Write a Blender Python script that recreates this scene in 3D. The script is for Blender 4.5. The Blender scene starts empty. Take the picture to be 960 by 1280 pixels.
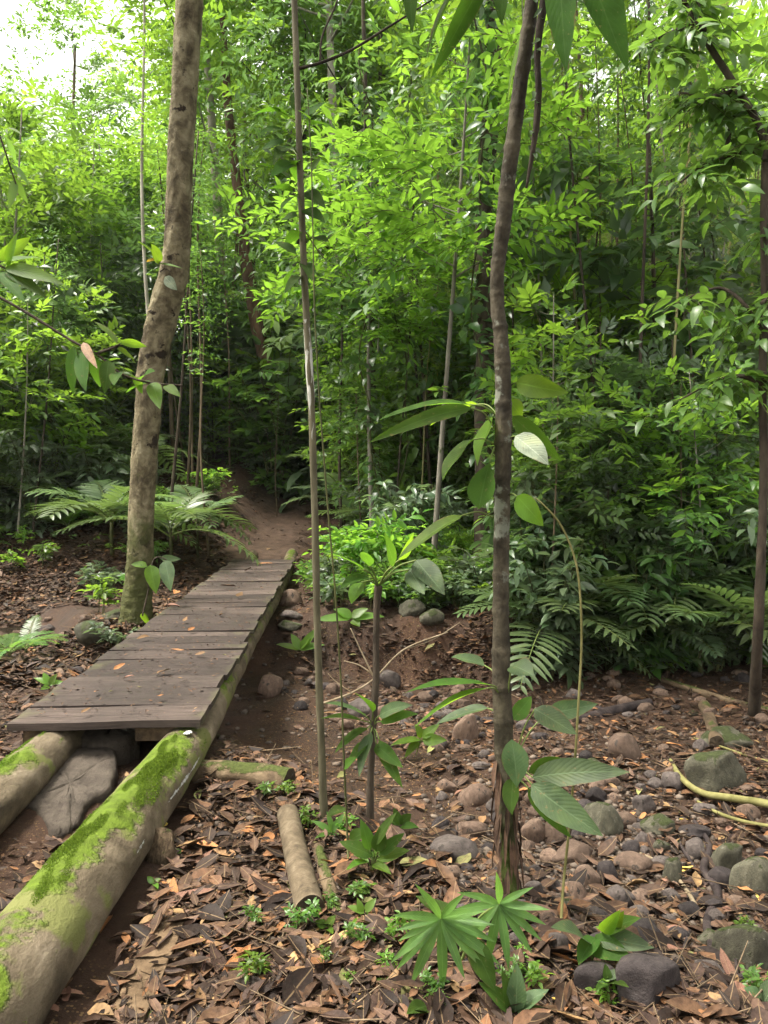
import bpy, math, random
import numpy as np
from mathutils import Vector, Matrix

rng = np.random.default_rng(11)
R = random.Random(11)
rad = math.radians
sc = bpy.context.scene
COL = sc.collection

# ------------------------------------------------------------------ camera
FPX = 960.0            # focal length in pixels of the 960 x 1280 photograph
CAM = np.array([0.0, 0.0, 1.65])
PITCH = rad(-2.15)
cam_d = bpy.data.cameras.new('camera')
cam = bpy.data.objects.new('camera', cam_d)
COL.objects.link(cam)
cam.location = CAM
cam.rotation_euler = (rad(90) + PITCH, 0, 0)
cam_d.sensor_fit = 'VERTICAL'
cam_d.sensor_height = 36.0
cam_d.lens = 27.0
cam_d.clip_start = 0.05
cam_d.clip_end = 1000
sc.camera = cam
_c, _s = math.cos(PITCH), math.sin(PITCH)
AX_R = np.array([1.0, 0, 0]); AX_U = np.array([0, -_s, _c]); AX_F = np.array([0, _c, _s])


def P(px, py, d):
    """world point seen at photo pixel (px, py) at depth d"""
    return CAM + d * (AX_R * ((px - 480) / FPX) + AX_U * ((640 - py) / FPX) + AX_F)


def pix(p):
    v = np.asarray(p) - CAM
    d = v @ AX_F
    return 480 + FPX * (v @ AX_R) / d, 640 - FPX * (v @ AX_U) / d, d


# ------------------------------------------------------------------ terrain height
NX = np.array([-60, -8, -5, -3, -2, -1.2, -0.5, 0.2, 0.8, 1.5, 3, 6, 60])
NY = np.array([12, 9.0, 7.8, 6.4, 5.4, 4.7, 4.0, 3.2, 2.5, 1.6, 0.3, -2, -6])
FX = np.array([-60, -8, -5, -4, -3.2, -2.4, -1.6, -0.6, 0.4, 1.2, 2, 3, 5, 8, 60])
FY = np.array([18, 13.8, 11.8, 10.2, 8.7, 8.6, 9.3, 9.35, 8.8, 8.6, 9.2, 10.3, 11, 11.5, 14])


def sst(t):
    t = np.clip(t, 0, 1)
    return t * t * (3 - 2 * t)


def bumps(x, y):
    return (0.030 * np.sin(1.9 * x + 0.7 * y + 1.0) * np.sin(1.4 * y - 0.5 * x)
            + 0.018 * np.sin(5.1 * x + 1.3 * np.sin(2.2 * y)) * np.sin(4.3 * y + 0.6)
            + 0.010 * np.sin(11.3 * x + 2 * np.sin(3.7 * y) + 2) * np.sin(9.7 * y + 1.5 * np.sin(5 * x))
            + 0.006 * np.sin(23.7 * x + 3 * np.sin(7.1 * y)) * np.sin(21.1 * y + 2 * np.sin(9 * x)))


def H(x, y):
    x = np.asarray(x, float); y = np.asarray(y, float)
    yn = np.interp(x, NX, NY); yf = np.interp(x, FX, FY)
    yf = yf + 0.12 * np.sin(3.1 * x) + 0.06 * np.sin(8.7 * x + 1)
    near = sst((y - yn) / 2.0)
    bw = np.interp(x, [-6, -3, -1.5, -0.5, 1.2, 2.2, 4], [1.6, .8, .9, .6, .55, 1.0, 1.2])
    far = sst((yf - y) / bw)
    dep = np.interp(x, [-6, -3, -1.6, 0, 2, 5], [.34, .36, .5, .52, .5, .45])
    z = -dep * near * far
    yy = np.maximum(y - 12, 0)
    z = z + 0.085 * np.minimum(yy, 8) + 0.27 * np.clip(y - 20, 0, 32) + 0.12 * np.clip(y - 52, 0, 60)
    # the hill on the right starts nearer
    z = z + 0.12 * np.clip(y - 11.5, 0, 9) * sst((x - 2.5) / 3.5)
    z = z + 0.10 * np.clip(-x - 9, 0, 30) * sst((y - 10) / 6)
    # the leafy slope left of the trail
    z = z + 0.17 * np.clip(y - 11.8, 0, 5.5) * sst((-x - 2.7) / 1.4)
    # mild bank by the lip
    z = z + 0.10 * np.exp(-((y - yf - .5) / .6) ** 2) * sst((x + 1.3) / .5) * sst((2.4 - x) / .6)
    # rough, crumbling face of the eroded bank
    bankm = np.exp(-((y - yf + .25) / .55) ** 2) * sst((x + 1.6) / .6) * sst((3 - x) / .6)
    z = z + bankm * (.05 * np.sin(7 * x + 2 * np.sin(5 * y)) * np.sin(6 * y + x) + .035 * np.sin(17 * x + 3 * np.sin(9 * y)) * np.sin(15 * y) + .02 * np.sin(37 * x + 2 * np.sin(21 * y)) * np.sin(33 * y + 2 * np.sin(19 * x)))
    return z + bumps(x, y) * (1 + 0.03 * np.maximum(y, 0))


def G(px, py):
    """ground point under photo pixel(s) (px, py)"""
    px = np.atleast_1d(np.asarray(px, float)); py = np.atleast_1d(np.asarray(py, float))
    dirs = AX_R[None] * ((px - 480) / FPX)[:, None] + AX_U[None] * ((640 - py) / FPX)[:, None] + AX_F[None]
    d = np.full(len(px), 1.2); hit = np.zeros(len(px), bool); prev = d.copy()
    for _ in range(150):
        p = CAM + dirs * d[:, None]
        below = p[:, 2] < H(p[:, 0], p[:, 1])
        hit |= below
        if hit.all(): break
        prev = np.where(hit, prev, d)
        d = np.where(hit, d, d * 1.03)
    lo, hi = prev, d
    for _ in range(12):
        m = (lo + hi) / 2
        p = CAM + dirs * m[:, None]
        b = p[:, 2] < H(p[:, 0], p[:, 1])
        hi = np.where(b, m, hi); lo = np.where(b, lo, m)
    p = CAM + dirs * hi[:, None]
    return p, hit


def G1(px, py, dz=0.0):
    p, _ = G(px, py)
    q = p[0].copy(); q[2] += dz
    return q


def at(px, d, dz=0.0):
    """ground point in the column of photo pixel px, d metres away"""
    x = (px - 480) / FPX * d
    return np.array([x, d, float(H(x, d)) + dz])


# ------------------------------------------------------------------ mesh builder
def nrmz(v):
    v = np.asarray(v, float)
    return v / np.maximum(np.linalg.norm(v, axis=-1, keepdims=True), 1e-9)


class MB:
    def __init__(self):
        self.v = []; self.uv = []; self.f = []; self.n = 0

    def add(self, v, faces, uv=None, mat=0):
        v = np.asarray(v, float).reshape(-1, 3)
        if uv is None:
            uv = np.zeros((len(v), 2))
        for fa in faces:
            fa = np.asarray(fa, np.int64)
            if fa.size:
                self.f.append((fa + self.n, mat))
        self.v.append(v); self.uv.append(np.asarray(uv, float).reshape(-1, 2)); self.n += len(v)

    def mesh(self, name, mats, origin=(0, 0, 0), smooth=True):
        me = bpy.data.meshes.new(name)
        v = np.concatenate(self.v) - np.asarray(origin, float)
        uv = np.concatenate(self.uv)
        loops = np.concatenate([f.ravel() for f, _ in self.f])
        tot = np.concatenate([np.full(len(f), f.shape[1]) for f, _ in self.f])
        mi = np.concatenate([np.full(len(f), m) for f, m in self.f])
        start = np.concatenate([[0], np.cumsum(tot)[:-1]])
        me.vertices.add(len(v)); me.vertices.foreach_set('co', v.astype(np.float32).ravel())
        me.loops.add(len(loops)); me.loops.foreach_set('vertex_index', loops.astype(np.int32))
        me.polygons.add(len(tot))
        me.polygons.foreach_set('loop_start', start.astype(np.int32))
        me.polygons.foreach_set('loop_total', tot.astype(np.int32))
        me.polygons.foreach_set('material_index', mi.astype(np.int32))
        me.polygons.foreach_set('use_smooth', np.full(len(tot), smooth))
        ul = me.uv_layers.new(name='UVMap')
        ul.data.foreach_set('uv', uv[loops].astype(np.float32).ravel())
        for m in (mats if isinstance(mats, (list, tuple)) else [mats]):
            me.materials.append(m)
        me.update(calc_edges=True)
        return me

    def obj(self, name, mats, parent=None, origin=(0, 0, 0), smooth=True):
        o = bpy.data.objects.new(name, self.mesh(name, mats, origin, smooth))
        COL.objects.link(o)
        if parent is not None:
            o.parent = parent
        else:
            o.location = origin
        return o


PROFILES = {
    'ovate': lambda s: np.sin(np.pi * s ** 0.72) ** 0.85,
    'lance': lambda s: np.sin(np.pi * s ** 0.9) ** 0.9,
    'obov': lambda s: np.sin(np.pi * s ** 1.35) ** 0.8,
    'strap': lambda s: np.minimum(1, np.minimum(s * 7, (1 - s) * 2.6)) ** 0.7,
}


def add_leaves(mb, pos, d, nrm, L, W, droop=0.2, fold=0.3, k=1, prof='ovate', mat=0, wave=0.0, sbend=None):
    """N leaves at once: pos, direction, upper-side normal, length, width; k inner sections"""
    pos = np.atleast_2d(pos).astype(float); N = len(pos)
    d = nrmz(np.broadcast_to(np.atleast_2d(d), (N, 3)))
    nrm = np.broadcast_to(np.atleast_2d(nrm), (N, 3))
    side = nrmz(np.cross(d, nrm)); nn = nrmz(np.cross(side, d))
    L = np.broadcast_to(np.asarray(L, float), (N,)); W = np.broadcast_to(np.asarray(W, float), (N,))
    droop = np.broadcast_to(np.asarray(droop, float), (N,)); fold = np.broadcast_to(np.asarray(fold, float), (N,))
    ss = np.array([0.45]) if k == 1 else (np.arange(1, k + 1) / (k + 1))
    ws = PROFILES[prof](ss)
    if k == 1:
        ws = np.array([1.0])

    def mid(s):
        q = pos + d * (L * s)[:, None] - nn * (L * droop * s * s)[:, None]
        if sbend is not None:
            q = q + side * (L * sbend * s * s)[:, None]
        return q
    rows = [mid(np.zeros(N))]
    uvs = [np.array([[.5, 0]])]
    ph = rng.uniform(0, 6.28, N)
    for s, w in zip(ss, ws):
        m = mid(np.full(N, s))
        hw = W * 0.5 * w
        tn = nrmz(nn + d * (2 * droop * s)[:, None])
        up = tn * (hw * np.sin(fold))[:, None]
        sd = side * (hw * np.cos(fold))[:, None]
        wv = tn * (wave * W * np.sin(9 * s + ph))[:, None] if wave else 0
        wv2 = tn * (wave * W * np.sin(8 * s + ph + 2))[:, None] if wave else 0
        rows += [m - sd + up + wv, m, m + sd + up + wv2]
        uvs.append(np.array([[0, s], [.5, s], [1, s]]))
    rows.append(mid(np.ones(N))); uvs.append(np.array([[.5, 1]]))
    V = np.stack(rows, 1)                       # N, nv, 3
    nv = V.shape[1]
    tri = [[0, 2, 1], [0, 3, 2]]
    quad = []
    for i in range(k - 1):
        a = 1 + 3 * i; b = a + 3
        quad += [[a, a + 1, b + 1, b], [a + 1, a + 2, b + 2, b + 1]]
    a = 1 + 3 * (k - 1); t = nv - 1
    tri += [[a, a + 1, t], [a + 1, a + 2, t]]
    off = (np.arange(N) * nv)[:, None, None]
    fs = [(np.array(tri)[None] + off).reshape(-1, 3)]
    if quad:
        fs.append((np.array(quad)[None] + off).reshape(-1, 4))
    uv = np.broadcast_to(np.concatenate(uvs)[None], (N, nv, 2)).reshape(-1, 2)
    mb.add(V.reshape(-1, 3), fs, uv, mat)


def smooth_path(pts, n=4):
    """Catmull-Rom through pts (rows may carry extra columns such as the radius)"""
    p = np.asarray(pts, float)
    if len(p) < 3:
        t = np.linspace(0, 1, n + 1)[:, None]
        return p[0] * (1 - t) + p[-1] * t
    q = np.vstack([2 * p[0] - p[1], p, 2 * p[-1] - p[-2]])
    out = []
    for i in range(1, len(q) - 2):
        for t in np.arange(n) / n:
            a, b, c, e = q[i - 1], q[i], q[i + 1], q[i + 2]
            out.append(0.5 * (2 * b + (c - a) * t + (2 * a - 5 * b + 4 * c - e) * t * t + (3 * b - a - 3 * c + e) * t ** 3))
    out.append(p[-1])
    return np.array(out)


def add_tube(mb, path, r, sides=8, mat=0, cap=True, rough=0.0, seed=0, rings=None, bark=0.0):
    path = np.asarray(path, float); n = len(path)
    r = np.broadcast_to(np.asarray(r, float), (n,)).copy()
    t = nrmz(np.gradient(path, axis=0))
    ref = np.array([1.0, 0, 0]) if abs(t[0][0]) < .8 else np.array([0, 1.0, 0])
    u = nrmz(np.cross(t[0], ref)); us = []
    for i in range(n):
        u = u - t[i] * (u @ t[i]); u = nrmz(u); us.append(u)
    us = np.array(us); ws = np.cross(t, us)
    a = np.arange(sides) / sides * 2 * np.pi
    ln = np.concatenate([[0], np.cumsum(np.linalg.norm(np.diff(path, axis=0), axis=1))])
    rr = np.repeat(r[:, None], sides, 1)
    if rough:
        A, Lq = np.meshgrid(a, ln)
        s = seed * 1.7
        k = 1.0 / max(r.mean(), 1e-3)
        rr = rr * (1 + rough * (np.sin(2 * A + 0.35 * k * Lq * .5 + s) * .45 + np.sin(3 * A - .5 * k * Lq + 2 * s) * .3
                                + np.sin(5 * A + 1.1 * k * Lq + s) * .22 + np.sin(A * 7 - 1.9 * k * Lq + 3 * s) * .15))
    if bark:                                     # ridges and pits of the bark
        r_ = np.random.default_rng(seed + 77)
        f = r_.normal(size=(n, sides)); g = r_.normal(size=(n, sides)); h = r_.normal(size=(n, sides))
        for _ in range(2): f = (f + np.roll(f, 1, 0) + np.roll(f, -1, 0)) / 2.2
        for _ in range(10): g = (g + np.roll(g, 1, 0) + np.roll(g, -1, 0) + np.roll(g, 1, 1) * .5 + np.roll(g, -1, 1) * .5) / 3.6
        g = g / g.std(); f = f / f.std()
        rr = rr * (1 + bark * (.45 * np.maximum(f, -1.5) + .9 * g + .25 * h))
    if rings is not None:
        rr = rr * (1 + rings[:, None])
    V = path[:, None] + us[:, None] * (np.cos(a)[None, :, None] * rr[..., None]) + ws[:, None] * (np.sin(a)[None, :, None] * rr[..., None])
    i = np.arange(n - 1)[:, None] * sides; j = np.arange(sides)[None]; j2 = (j + 1) % sides
    q = np.stack([i + j, i + j2, i + sides + j2, i + sides + j], -1).reshape(-1, 4)
    uv = np.stack(np.meshgrid(a / 6.283, ln), -1).reshape(-1, 2)
    fs = [q]
    V = V.reshape(-1, 3)
    if cap:
        V = np.vstack([V, path[:1], path[-1:]]); uv = np.vstack([uv, [[.5, 0], [.5, ln[-1]]]])
        c0 = n * sides; c1 = c0 + 1
        jj = np.arange(sides); jn = (jj + 1) % sides; e = (n - 1) * sides
        fs.append(np.stack([jn, jj, np.full(sides, c0)], -1))
        fs.append(np.stack([e + jj, e + jn, np.full(sides, c1)], -1))
    mb.add(V, fs, uv, mat)


def add_sticks(mb, a, b, r, mat=0):
    """many thin three-sided twigs from a to b"""
    a = np.atleast_2d(a); b = np.atleast_2d(b); N = len(a)
    d = nrmz(b - a)
    ref = np.where(np.abs(d[:, 2:3]) > .9, np.array([[1.0, 0, 0]]), np.array([[0, 0, 1.0]]))
    u = nrmz(np.cross(d, ref)); w = np.cross(d, u)
    r = np.broadcast_to(np.asarray(r, float), (N,))[:, None]
    vs = []
    for base, k in ((a, 1.0), (b, .45)):
        for ang in (0, 2.094, 4.189):
            vs.append(base + (u * math.cos(ang) + w * math.sin(ang)) * r * k)
    V = np.stack(vs, 1)
    q = np.array([[0, 1, 4, 3], [1, 2, 5, 4], [2, 0, 3, 5]])
    off = (np.arange(N) * 6)[:, None, None]
    mb.add(V.reshape(-1, 3), [(q[None] + off).reshape(-1, 4)], None, mat)


# ------------------------------------------------------------------ objects
def tag(o, label=None, cat=None, group=None, kind=None):
    if label: o['label'] = label
    if cat: o['category'] = cat
    if group: o['group'] = group
    if kind: o['kind'] = kind
    return o


def thing(name, label, cat, loc=(0, 0, 0), rz=0.0, group=None):
    o = bpy.data.objects.new(name, None)
    COL.objects.link(o)
    o.empty_display_size = .1
    o.location = loc; o.rotation_euler = (0, 0, rz)
    return tag(o, label, cat, group)


KIDS = {}


def copy_tree(o, parent=None):
    c = o.copy(); COL.objects.link(c)
    if parent is not None:
        c.parent = parent
    for ch in KIDS.get(o.name, [x for x in o.children]):
        copy_tree(ch, c)
    return c
# ------------------------------------------------------------------ materials
def new_mat(name):
    m = bpy.data.materials.new(name); m.use_nodes = True
    nt = m.node_tree; nt.nodes.clear()
    return m, nt, nt.nodes, nt.links


def N(nt, typ, **kw):
    n = nt.nodes.new(typ)
    for k, v in kw.items():
        if k == 'inp':
            for kk, vv in v.items():
                n.inputs[kk].default_value = vv
        else:
            setattr(n, k, v)
    return n


def ramp(nt, src, stops):
    r = N(nt, 'ShaderNodeValToRGB')
    e = r.color_ramp.elements
    while len(e) < len(stops): e.new(.5)
    for el, (p, c) in zip(e, stops):
        el.position = p; el.color = (*c, 1) if len(c) == 3 else c
    nt.links.new(src, r.inputs[0])
    return r.outputs[0]


def mixc(nt, fac, a, b, mode='MIX'):
    m = N(nt, 'ShaderNodeMix', data_type='RGBA', blend_type=mode)
    for i, v in ((0, fac), (6, a), (7, b)):
        if hasattr(v, 'is_linked') or hasattr(v, 'links'):
            nt.links.new(v, m.inputs[i])
        elif i == 0:
            m.inputs[i].default_value = v
        else:
            m.inputs[i].default_value = (*v, 1)
    return m.outputs[2]


def math_(nt, op, a, b=0.0, clamp=False):
    m = N(nt, 'ShaderNodeMath', operation=op, use_clamp=clamp)
    for i, v in ((0, a), (1, b)):
        if hasattr(v, 'links'):
            nt.links.new(v, m.inputs[i])
        else:
            m.inputs[i].default_value = v
    return m.outputs[0]


def noise_(nt, scale, detail=4, rough=.6, coord='Object', stretch=None, dist=0.0):
    tc = N(nt, 'ShaderNodeTexCoord')
    src = tc.outputs[coord]
    if stretch:
        mp = N(nt, 'ShaderNodeMapping'); mp.inputs['Scale'].default_value = stretch
        nt.links.new(src, mp.inputs[0]); src = mp.outputs[0]
    n = N(nt, 'ShaderNodeTexNoise', inp={'Scale': scale, 'Detail': detail, 'Roughness': rough, 'Distortion': dist})
    nt.links.new(src, n.inputs['Vector'])
    return n.outputs['Fac']


def bump(nt, h, strength=.5, dist=.02):
    b = N(nt, 'ShaderNodeBump', inp={'Strength': strength, 'Distance': dist})
    nt.links.new(h, b.inputs['Height'])
    return b.outputs[0]


def leaf_mat(name, c0, c1, trans, tf=.42, rough=.42, spec=.45, veins=False, under=None, odd=None, spots=False):
    m, nt, ns, lk = new_mat(name)
    geo = N(nt, 'ShaderNodeNewGeometry'); oi = N(nt, 'ShaderNodeObjectInfo')
    isl = geo.outputs['Random Per Island']
    stops = [(0, c0), (1, c1)] if odd is None else [(0, c0), (.955, c1), (.97, odd), (1, odd)]
    col = ramp(nt, isl, stops)
    hsv = N(nt, 'ShaderNodeHueSaturation')
    hsv.inputs['Hue'].default_value = .5
    lk.new(math_(nt, 'MULTIPLY_ADD', oi.outputs['Random'], .035), hsv.inputs['Hue'])
    hsv.inputs['Hue'].links[0].from_node.inputs[2].default_value = .4825
    mv = N(nt, 'ShaderNodeMath', operation='MULTIPLY_ADD'); lk.new(oi.outputs['Random'], mv.inputs[0])
    mv.inputs[1].default_value = .55; mv.inputs[2].default_value = .72
    lk.new(mv.outputs[0], hsv.inputs['Value']); lk.new(col, hsv.inputs['Color'])
    col = hsv.outputs[0]
    nrm = None
    if veins:
        uv = N(nt, 'ShaderNodeUVMap'); sep = N(nt, 'ShaderNodeSeparateXYZ'); lk.new(uv.outputs[0], sep.inputs[0])
        u = math_(nt, 'ABSOLUTE', math_(nt, 'SUBTRACT', sep.outputs[0], .5))
        midrib = math_(nt, 'LESS_THAN', u, .022)
        vv = math_(nt, 'SUBTRACT', math_(nt, 'MULTIPLY', sep.outputs[1], 13.0), math_(nt, 'MULTIPLY', u, 6.5))
        fr = math_(nt, 'ABSOLUTE', math_(nt, 'SUBTRACT', math_(nt, 'FRACT', vv), .5))
        vein = math_(nt, 'LESS_THAN', fr, .05)
        any_ = math_(nt, 'MAXIMUM', midrib, math_(nt, 'MULTIPLY', vein, .45))
        blot = ramp(nt, noise_(nt, 14, 4), [(.36, (.58, .60, .55)), (.52, (.95, .95, .9)), (.68, (1.25, 1.2, .95))])
        col = mixc(nt, 1.0, col, blot, 'MULTIPLY')
        col = mixc(nt, math_(nt, 'MULTIPLY', any_, .55), col, tuple(min(1, x * 1.6 + .01) for x in c1))
        brown = math_(nt, 'GREATER_THAN', math_(nt, 'ADD', math_(nt, 'MULTIPLY', u, 2.0), math_(nt, 'MULTIPLY', noise_(nt, 9, 4), .9)), 1.46)
        col = mixc(nt, math_(nt, 'MULTIPLY', brown, .75), col, (.11, .075, .03))
        if spots:
            sp = math_(nt, 'GREATER_THAN', noise_(nt, 55, 3), .66)
            col = mixc(nt, math_(nt, 'MULTIPLY', sp, .7), col, (.16, .12, .05))
        nrm = bump(nt, math_(nt, 'ADD', math_(nt, 'MULTIPLY', fr, .6), math_(nt, 'MULTIPLY', u, 1.0)), .5, .004)
    if under is not None:
        col = mixc(nt, math_(nt, 'MULTIPLY', geo.outputs['Backfacing'], .8), col, under)
    pb = N(nt, 'ShaderNodeBsdfPrincipled', inp={'Roughness': rough, 'Specular IOR Level': spec})
    lk.new(col, pb.inputs['Base Color'])
    tr = N(nt, 'ShaderNodeBsdfTranslucent')
    tcol = mixc(nt, .35, trans, col, 'MIX')
    tv = N(nt, 'ShaderNodeHueSaturation'); lk.new(mv.outputs[0], tv.inputs['Value']); lk.new(tcol, tv.inputs['Color'])
    lk.new(tv.outputs[0], tr.inputs['Color'])
    if nrm:
        lk.new(nrm, pb.inputs['Normal'])
    mx = N(nt, 'ShaderNodeMixShader', inp={0: tf})
    lk.new(pb.outputs[0], mx.inputs[1]); lk.new(tr.outputs[0], mx.inputs[2])
    out = N(nt, 'ShaderNodeOutputMaterial'); lk.new(mx.outputs[0], out.inputs[0])
    return m


def solid_mat(name, stops, scale=6, detail=6, rough=.85, bs=.5, bd=.02, bscale=None, stretch=None, moss=None, moss_amt=.5, wet=0.0,
              island=0.0, spec=.15, mossscale=5.0, coord='Object', patch=None, var=True, foot=None):
    """noise-coloured solid; moss = colour growing on upward faces where a noise mask lets it"""
    m, nt, ns, lk = new_mat(name)
    col = ramp(nt, noise_(nt, scale, detail, .65, coord, stretch, .4), stops)
    geo = N(nt, 'ShaderNodeNewGeometry'); oi = N(nt, 'ShaderNodeObjectInfo')
    if island:
        iv = N(nt, 'ShaderNodeMath', operation='MULTIPLY_ADD'); lk.new(geo.outputs['Random Per Island'], iv.inputs[0])
        iv.inputs[1].default_value = island; iv.inputs[2].default_value = 1 - island / 2
        h = N(nt, 'ShaderNodeHueSaturation'); lk.new(iv.outputs[0], h.inputs['Value']); lk.new(col, h.inputs['Color']); col = h.outputs[0]
    if var:
        iv = N(nt, 'ShaderNodeMath', operation='MULTIPLY_ADD'); lk.new(oi.outputs['Random'], iv.inputs[0])
        iv.inputs[1].default_value = .6; iv.inputs[2].default_value = .7
        h = N(nt, 'ShaderNodeHueSaturation'); lk.new(iv.outputs[0], h.inputs['Value']); lk.new(col, h.inputs['Color']); col = h.outputs[0]
    if patch:                                   # (colour, scale, threshold): lichen or bare patches
        pc, ps, pt = patch
        f = ramp(nt, noise_(nt, ps, 5, .6, coord), [(pt, (0, 0, 0)), (pt + .05, (1, 1, 1))])
        col = mixc(nt, f, col, pc)
    if foot:                                    # (colour, height): algae that climbs from the foot of a trunk
        tc = N(nt, 'ShaderNodeTexCoord'); sp = N(nt, 'ShaderNodeSeparateXYZ'); lk.new(tc.outputs['Object'], sp.inputs[0])
        q = math_(nt, 'SUBTRACT', math_(nt, 'MULTIPLY', noise_(nt, 5, 6, .65), 2.2), math_(nt, 'DIVIDE', sp.outputs[2], foot[1]))
        col = mixc(nt, ramp(nt, q, [(.25, (0, 0, 0)), (.75, (.85, .85, .85))]), col, mixc(nt, noise_(nt, 22, 5), tuple(c * .45 for c in foot[0]), foot[0]))
    hgt = noise_(nt, bscale or scale * 4, 6, .7, coord, stretch)
    if moss:
        sep = N(nt, 'ShaderNodeSeparateXYZ'); lk.new(geo.outputs['Normal'], sep.inputs[0])
        up = math_(nt, 'ADD', math_(nt, 'MULTIPLY', sep.outputs[2], .32), noise_(nt, mossscale, 6, .65, coord))
        f = ramp(nt, up, [(1.0 - moss_amt, (0, 0, 0)), (1.06 - moss_amt, (1, 1, 1))])
        mc = ramp(nt, noise_(nt, mossscale * 9, 5), [(.3, tuple(x * .5 for x in moss)), (.7, moss)])
        col = mixc(nt, f, col, mc)
        hgt = math_(nt, 'ADD', hgt, math_(nt, 'MULTIPLY', f, math_(nt, 'MULTIPLY_ADD', noise_(nt, mossscale * 14, 4), .9)))
    pb = N(nt, 'ShaderNodeBsdfPrincipled', inp={'Roughness': rough, 'Specular IOR Level': spec})
    lk.new(col, pb.inputs['Base Color'])
    lk.new(bump(nt, hgt, bs, bd), pb.inputs['Normal'])
    if wet:
        lk.new(ramp(nt, noise_(nt, scale * .6, 3), [(.4, (rough,) * 3), (.6, (rough - wet,) * 3)]), pb.inputs['Roughness'])
    out = N(nt, 'ShaderNodeOutputMaterial'); lk.new(pb.outputs[0], out.inputs[0])
    return m


M = {}
# foliage
M['lime'] = leaf_mat('lime_leaf', (.060, .15, .016), (.110, .215, .026), (.34, .60, .05), .48, .45, .35)
M['fresh'] = leaf_mat('fresh_green_leaf', (.065, .15, .016), (.125, .225, .03), (.38, .62, .05), .48, .42, .4)
M['mid'] = leaf_mat('mid_green_leaf', (.045, .105, .018), (.095, .175, .032), (.26, .46, .05), .44, .36, .5)
M['dark'] = leaf_mat('dark_glossy_leaf', (.030, .070, .018), (.065, .125, .032), (.16, .32, .045), .36, .32, .55, under=(.09, .13, .075))
M['grey'] = leaf_mat('grey_green_leaf', (.055, .095, .045), (.115, .16, .085), (.22, .35, .09), .36, .34, .55, under=(.14, .17, .12))
M['pale'] = leaf_mat('pale_feathery_leaf', (.10, .16, .035), (.17, .22, .06), (.42, .52, .10), .46, .5, .3, odd=(.3, .2, .05))
M['palm'] = leaf_mat('palm_frond', (.065, .11, .04), (.125, .18, .07), (.24, .38, .07), .36, .36, .5)
M['fern'] = leaf_mat('fern_frond', (.05, .12, .02), (.09, .18, .035), (.24, .44, .05), .42, .5, .3)
M['broad'] = leaf_mat('broad_veined_leaf', (.032, .070, .014), (.055, .105, .02), (.17, .36, .02), .50, .6, .09, veins=True, spots=True)
M['broad_light'] = leaf_mat('broad_veined_light_leaf', (.055, .12, .014), (.085, .165, .02), (.32, .52, .02), .52, .55, .18, veins=True)
M['broad_grey'] = leaf_mat('broad_grey_green_leaf', (.050, .088, .036), (.075, .115, .05), (.14, .27, .04), .32, .52, .25, veins=True, spots=True)
M['broad_dark'] = leaf_mat('broad_dark_leaf', (.018, .042, .009), (.032, .065, .013), (.12, .28, .012), .42, .7, .04, veins=True, spots=True)
M['moss'] = leaf_mat('moss_cushion', (.05, .085, .010), (.12, .18, .018), (.2, .3, .03), .3, .8, .1)
M['silver'] = leaf_mat('pale_silver_leaf', (.20, .24, .17), (.27, .30, .22), (.2, .3, .1), .15, .5, .4, veins=True, spots=True)
M['palmate'] = leaf_mat('palmate_leaf', (.075, .16, .035), (.12, .23, .05), (.24, .46, .06), .40, .45, .4, veins=True)
M['yellow'] = leaf_mat('yellowing_leaf', (.45, .28, .03), (.55, .36, .05), (.6, .42, .05), .4, .5, .3)
# fallen leaves
def litter_mat(name, stops, tf=.12):
    m, nt, ns, lk = new_mat(name)
    geo = N(nt, 'ShaderNodeNewGeometry')
    r = N(nt, 'ShaderNodeValToRGB'); r.color_ramp.interpolation = 'CONSTANT'
    e = r.color_ramp.elements
    while len(e) < len(stops): e.new(.5)
    for el, (p, c) in zip(e, stops):
        el.position = p; el.color = (*c, 1)
    lk.new(geo.outputs['Random Per Island'], r.inputs[0])
    oi = N(nt, 'ShaderNodeObjectInfo')
    h = N(nt, 'ShaderNodeHueSaturation')
    mv = N(nt, 'ShaderNodeMath', operation='MULTIPLY_ADD'); lk.new(oi.outputs['Random'], mv.inputs[0])
    mv.inputs[1].default_value = .5; mv.inputs[2].default_value = .75
    lk.new(mv.outputs[0], h.inputs['Value']); lk.new(r.outputs[0], h.inputs['Color'])
    blot = ramp(nt, noise_(nt, 35, 5), [(.35, (.55, .52, .5)), (.65, (1.15, 1.1, 1.05))])
    col = mixc(nt, 1.0, h.outputs[0], blot, 'MULTIPLY')
    uv = N(nt, 'ShaderNodeUVMap'); sep = N(nt, 'ShaderNodeSeparateXYZ'); lk.new(uv.outputs[0], sep.inputs[0])
    u = math_(nt, 'ABSOLUTE', math_(nt, 'SUBTRACT', sep.outputs[0], .5))
    rib = math_(nt, 'LESS_THAN', u, .03)
    col = mixc(nt, math_(nt, 'MULTIPLY', rib, .5), col, (.22, .15, .08))
    pb = N(nt, 'ShaderNodeBsdfPrincipled', inp={'Roughness': .62, 'Specular IOR Level': .16})
    lk.new(col, pb.inputs['Base Color'])
    lk.new(bump(nt, noise_(nt, 60, 4), .5, .006), pb.inputs['Normal'])
    out = N(nt, 'ShaderNodeOutputMaterial'); lk.new(pb.outputs[0], out.inputs[0])
    return m


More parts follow.
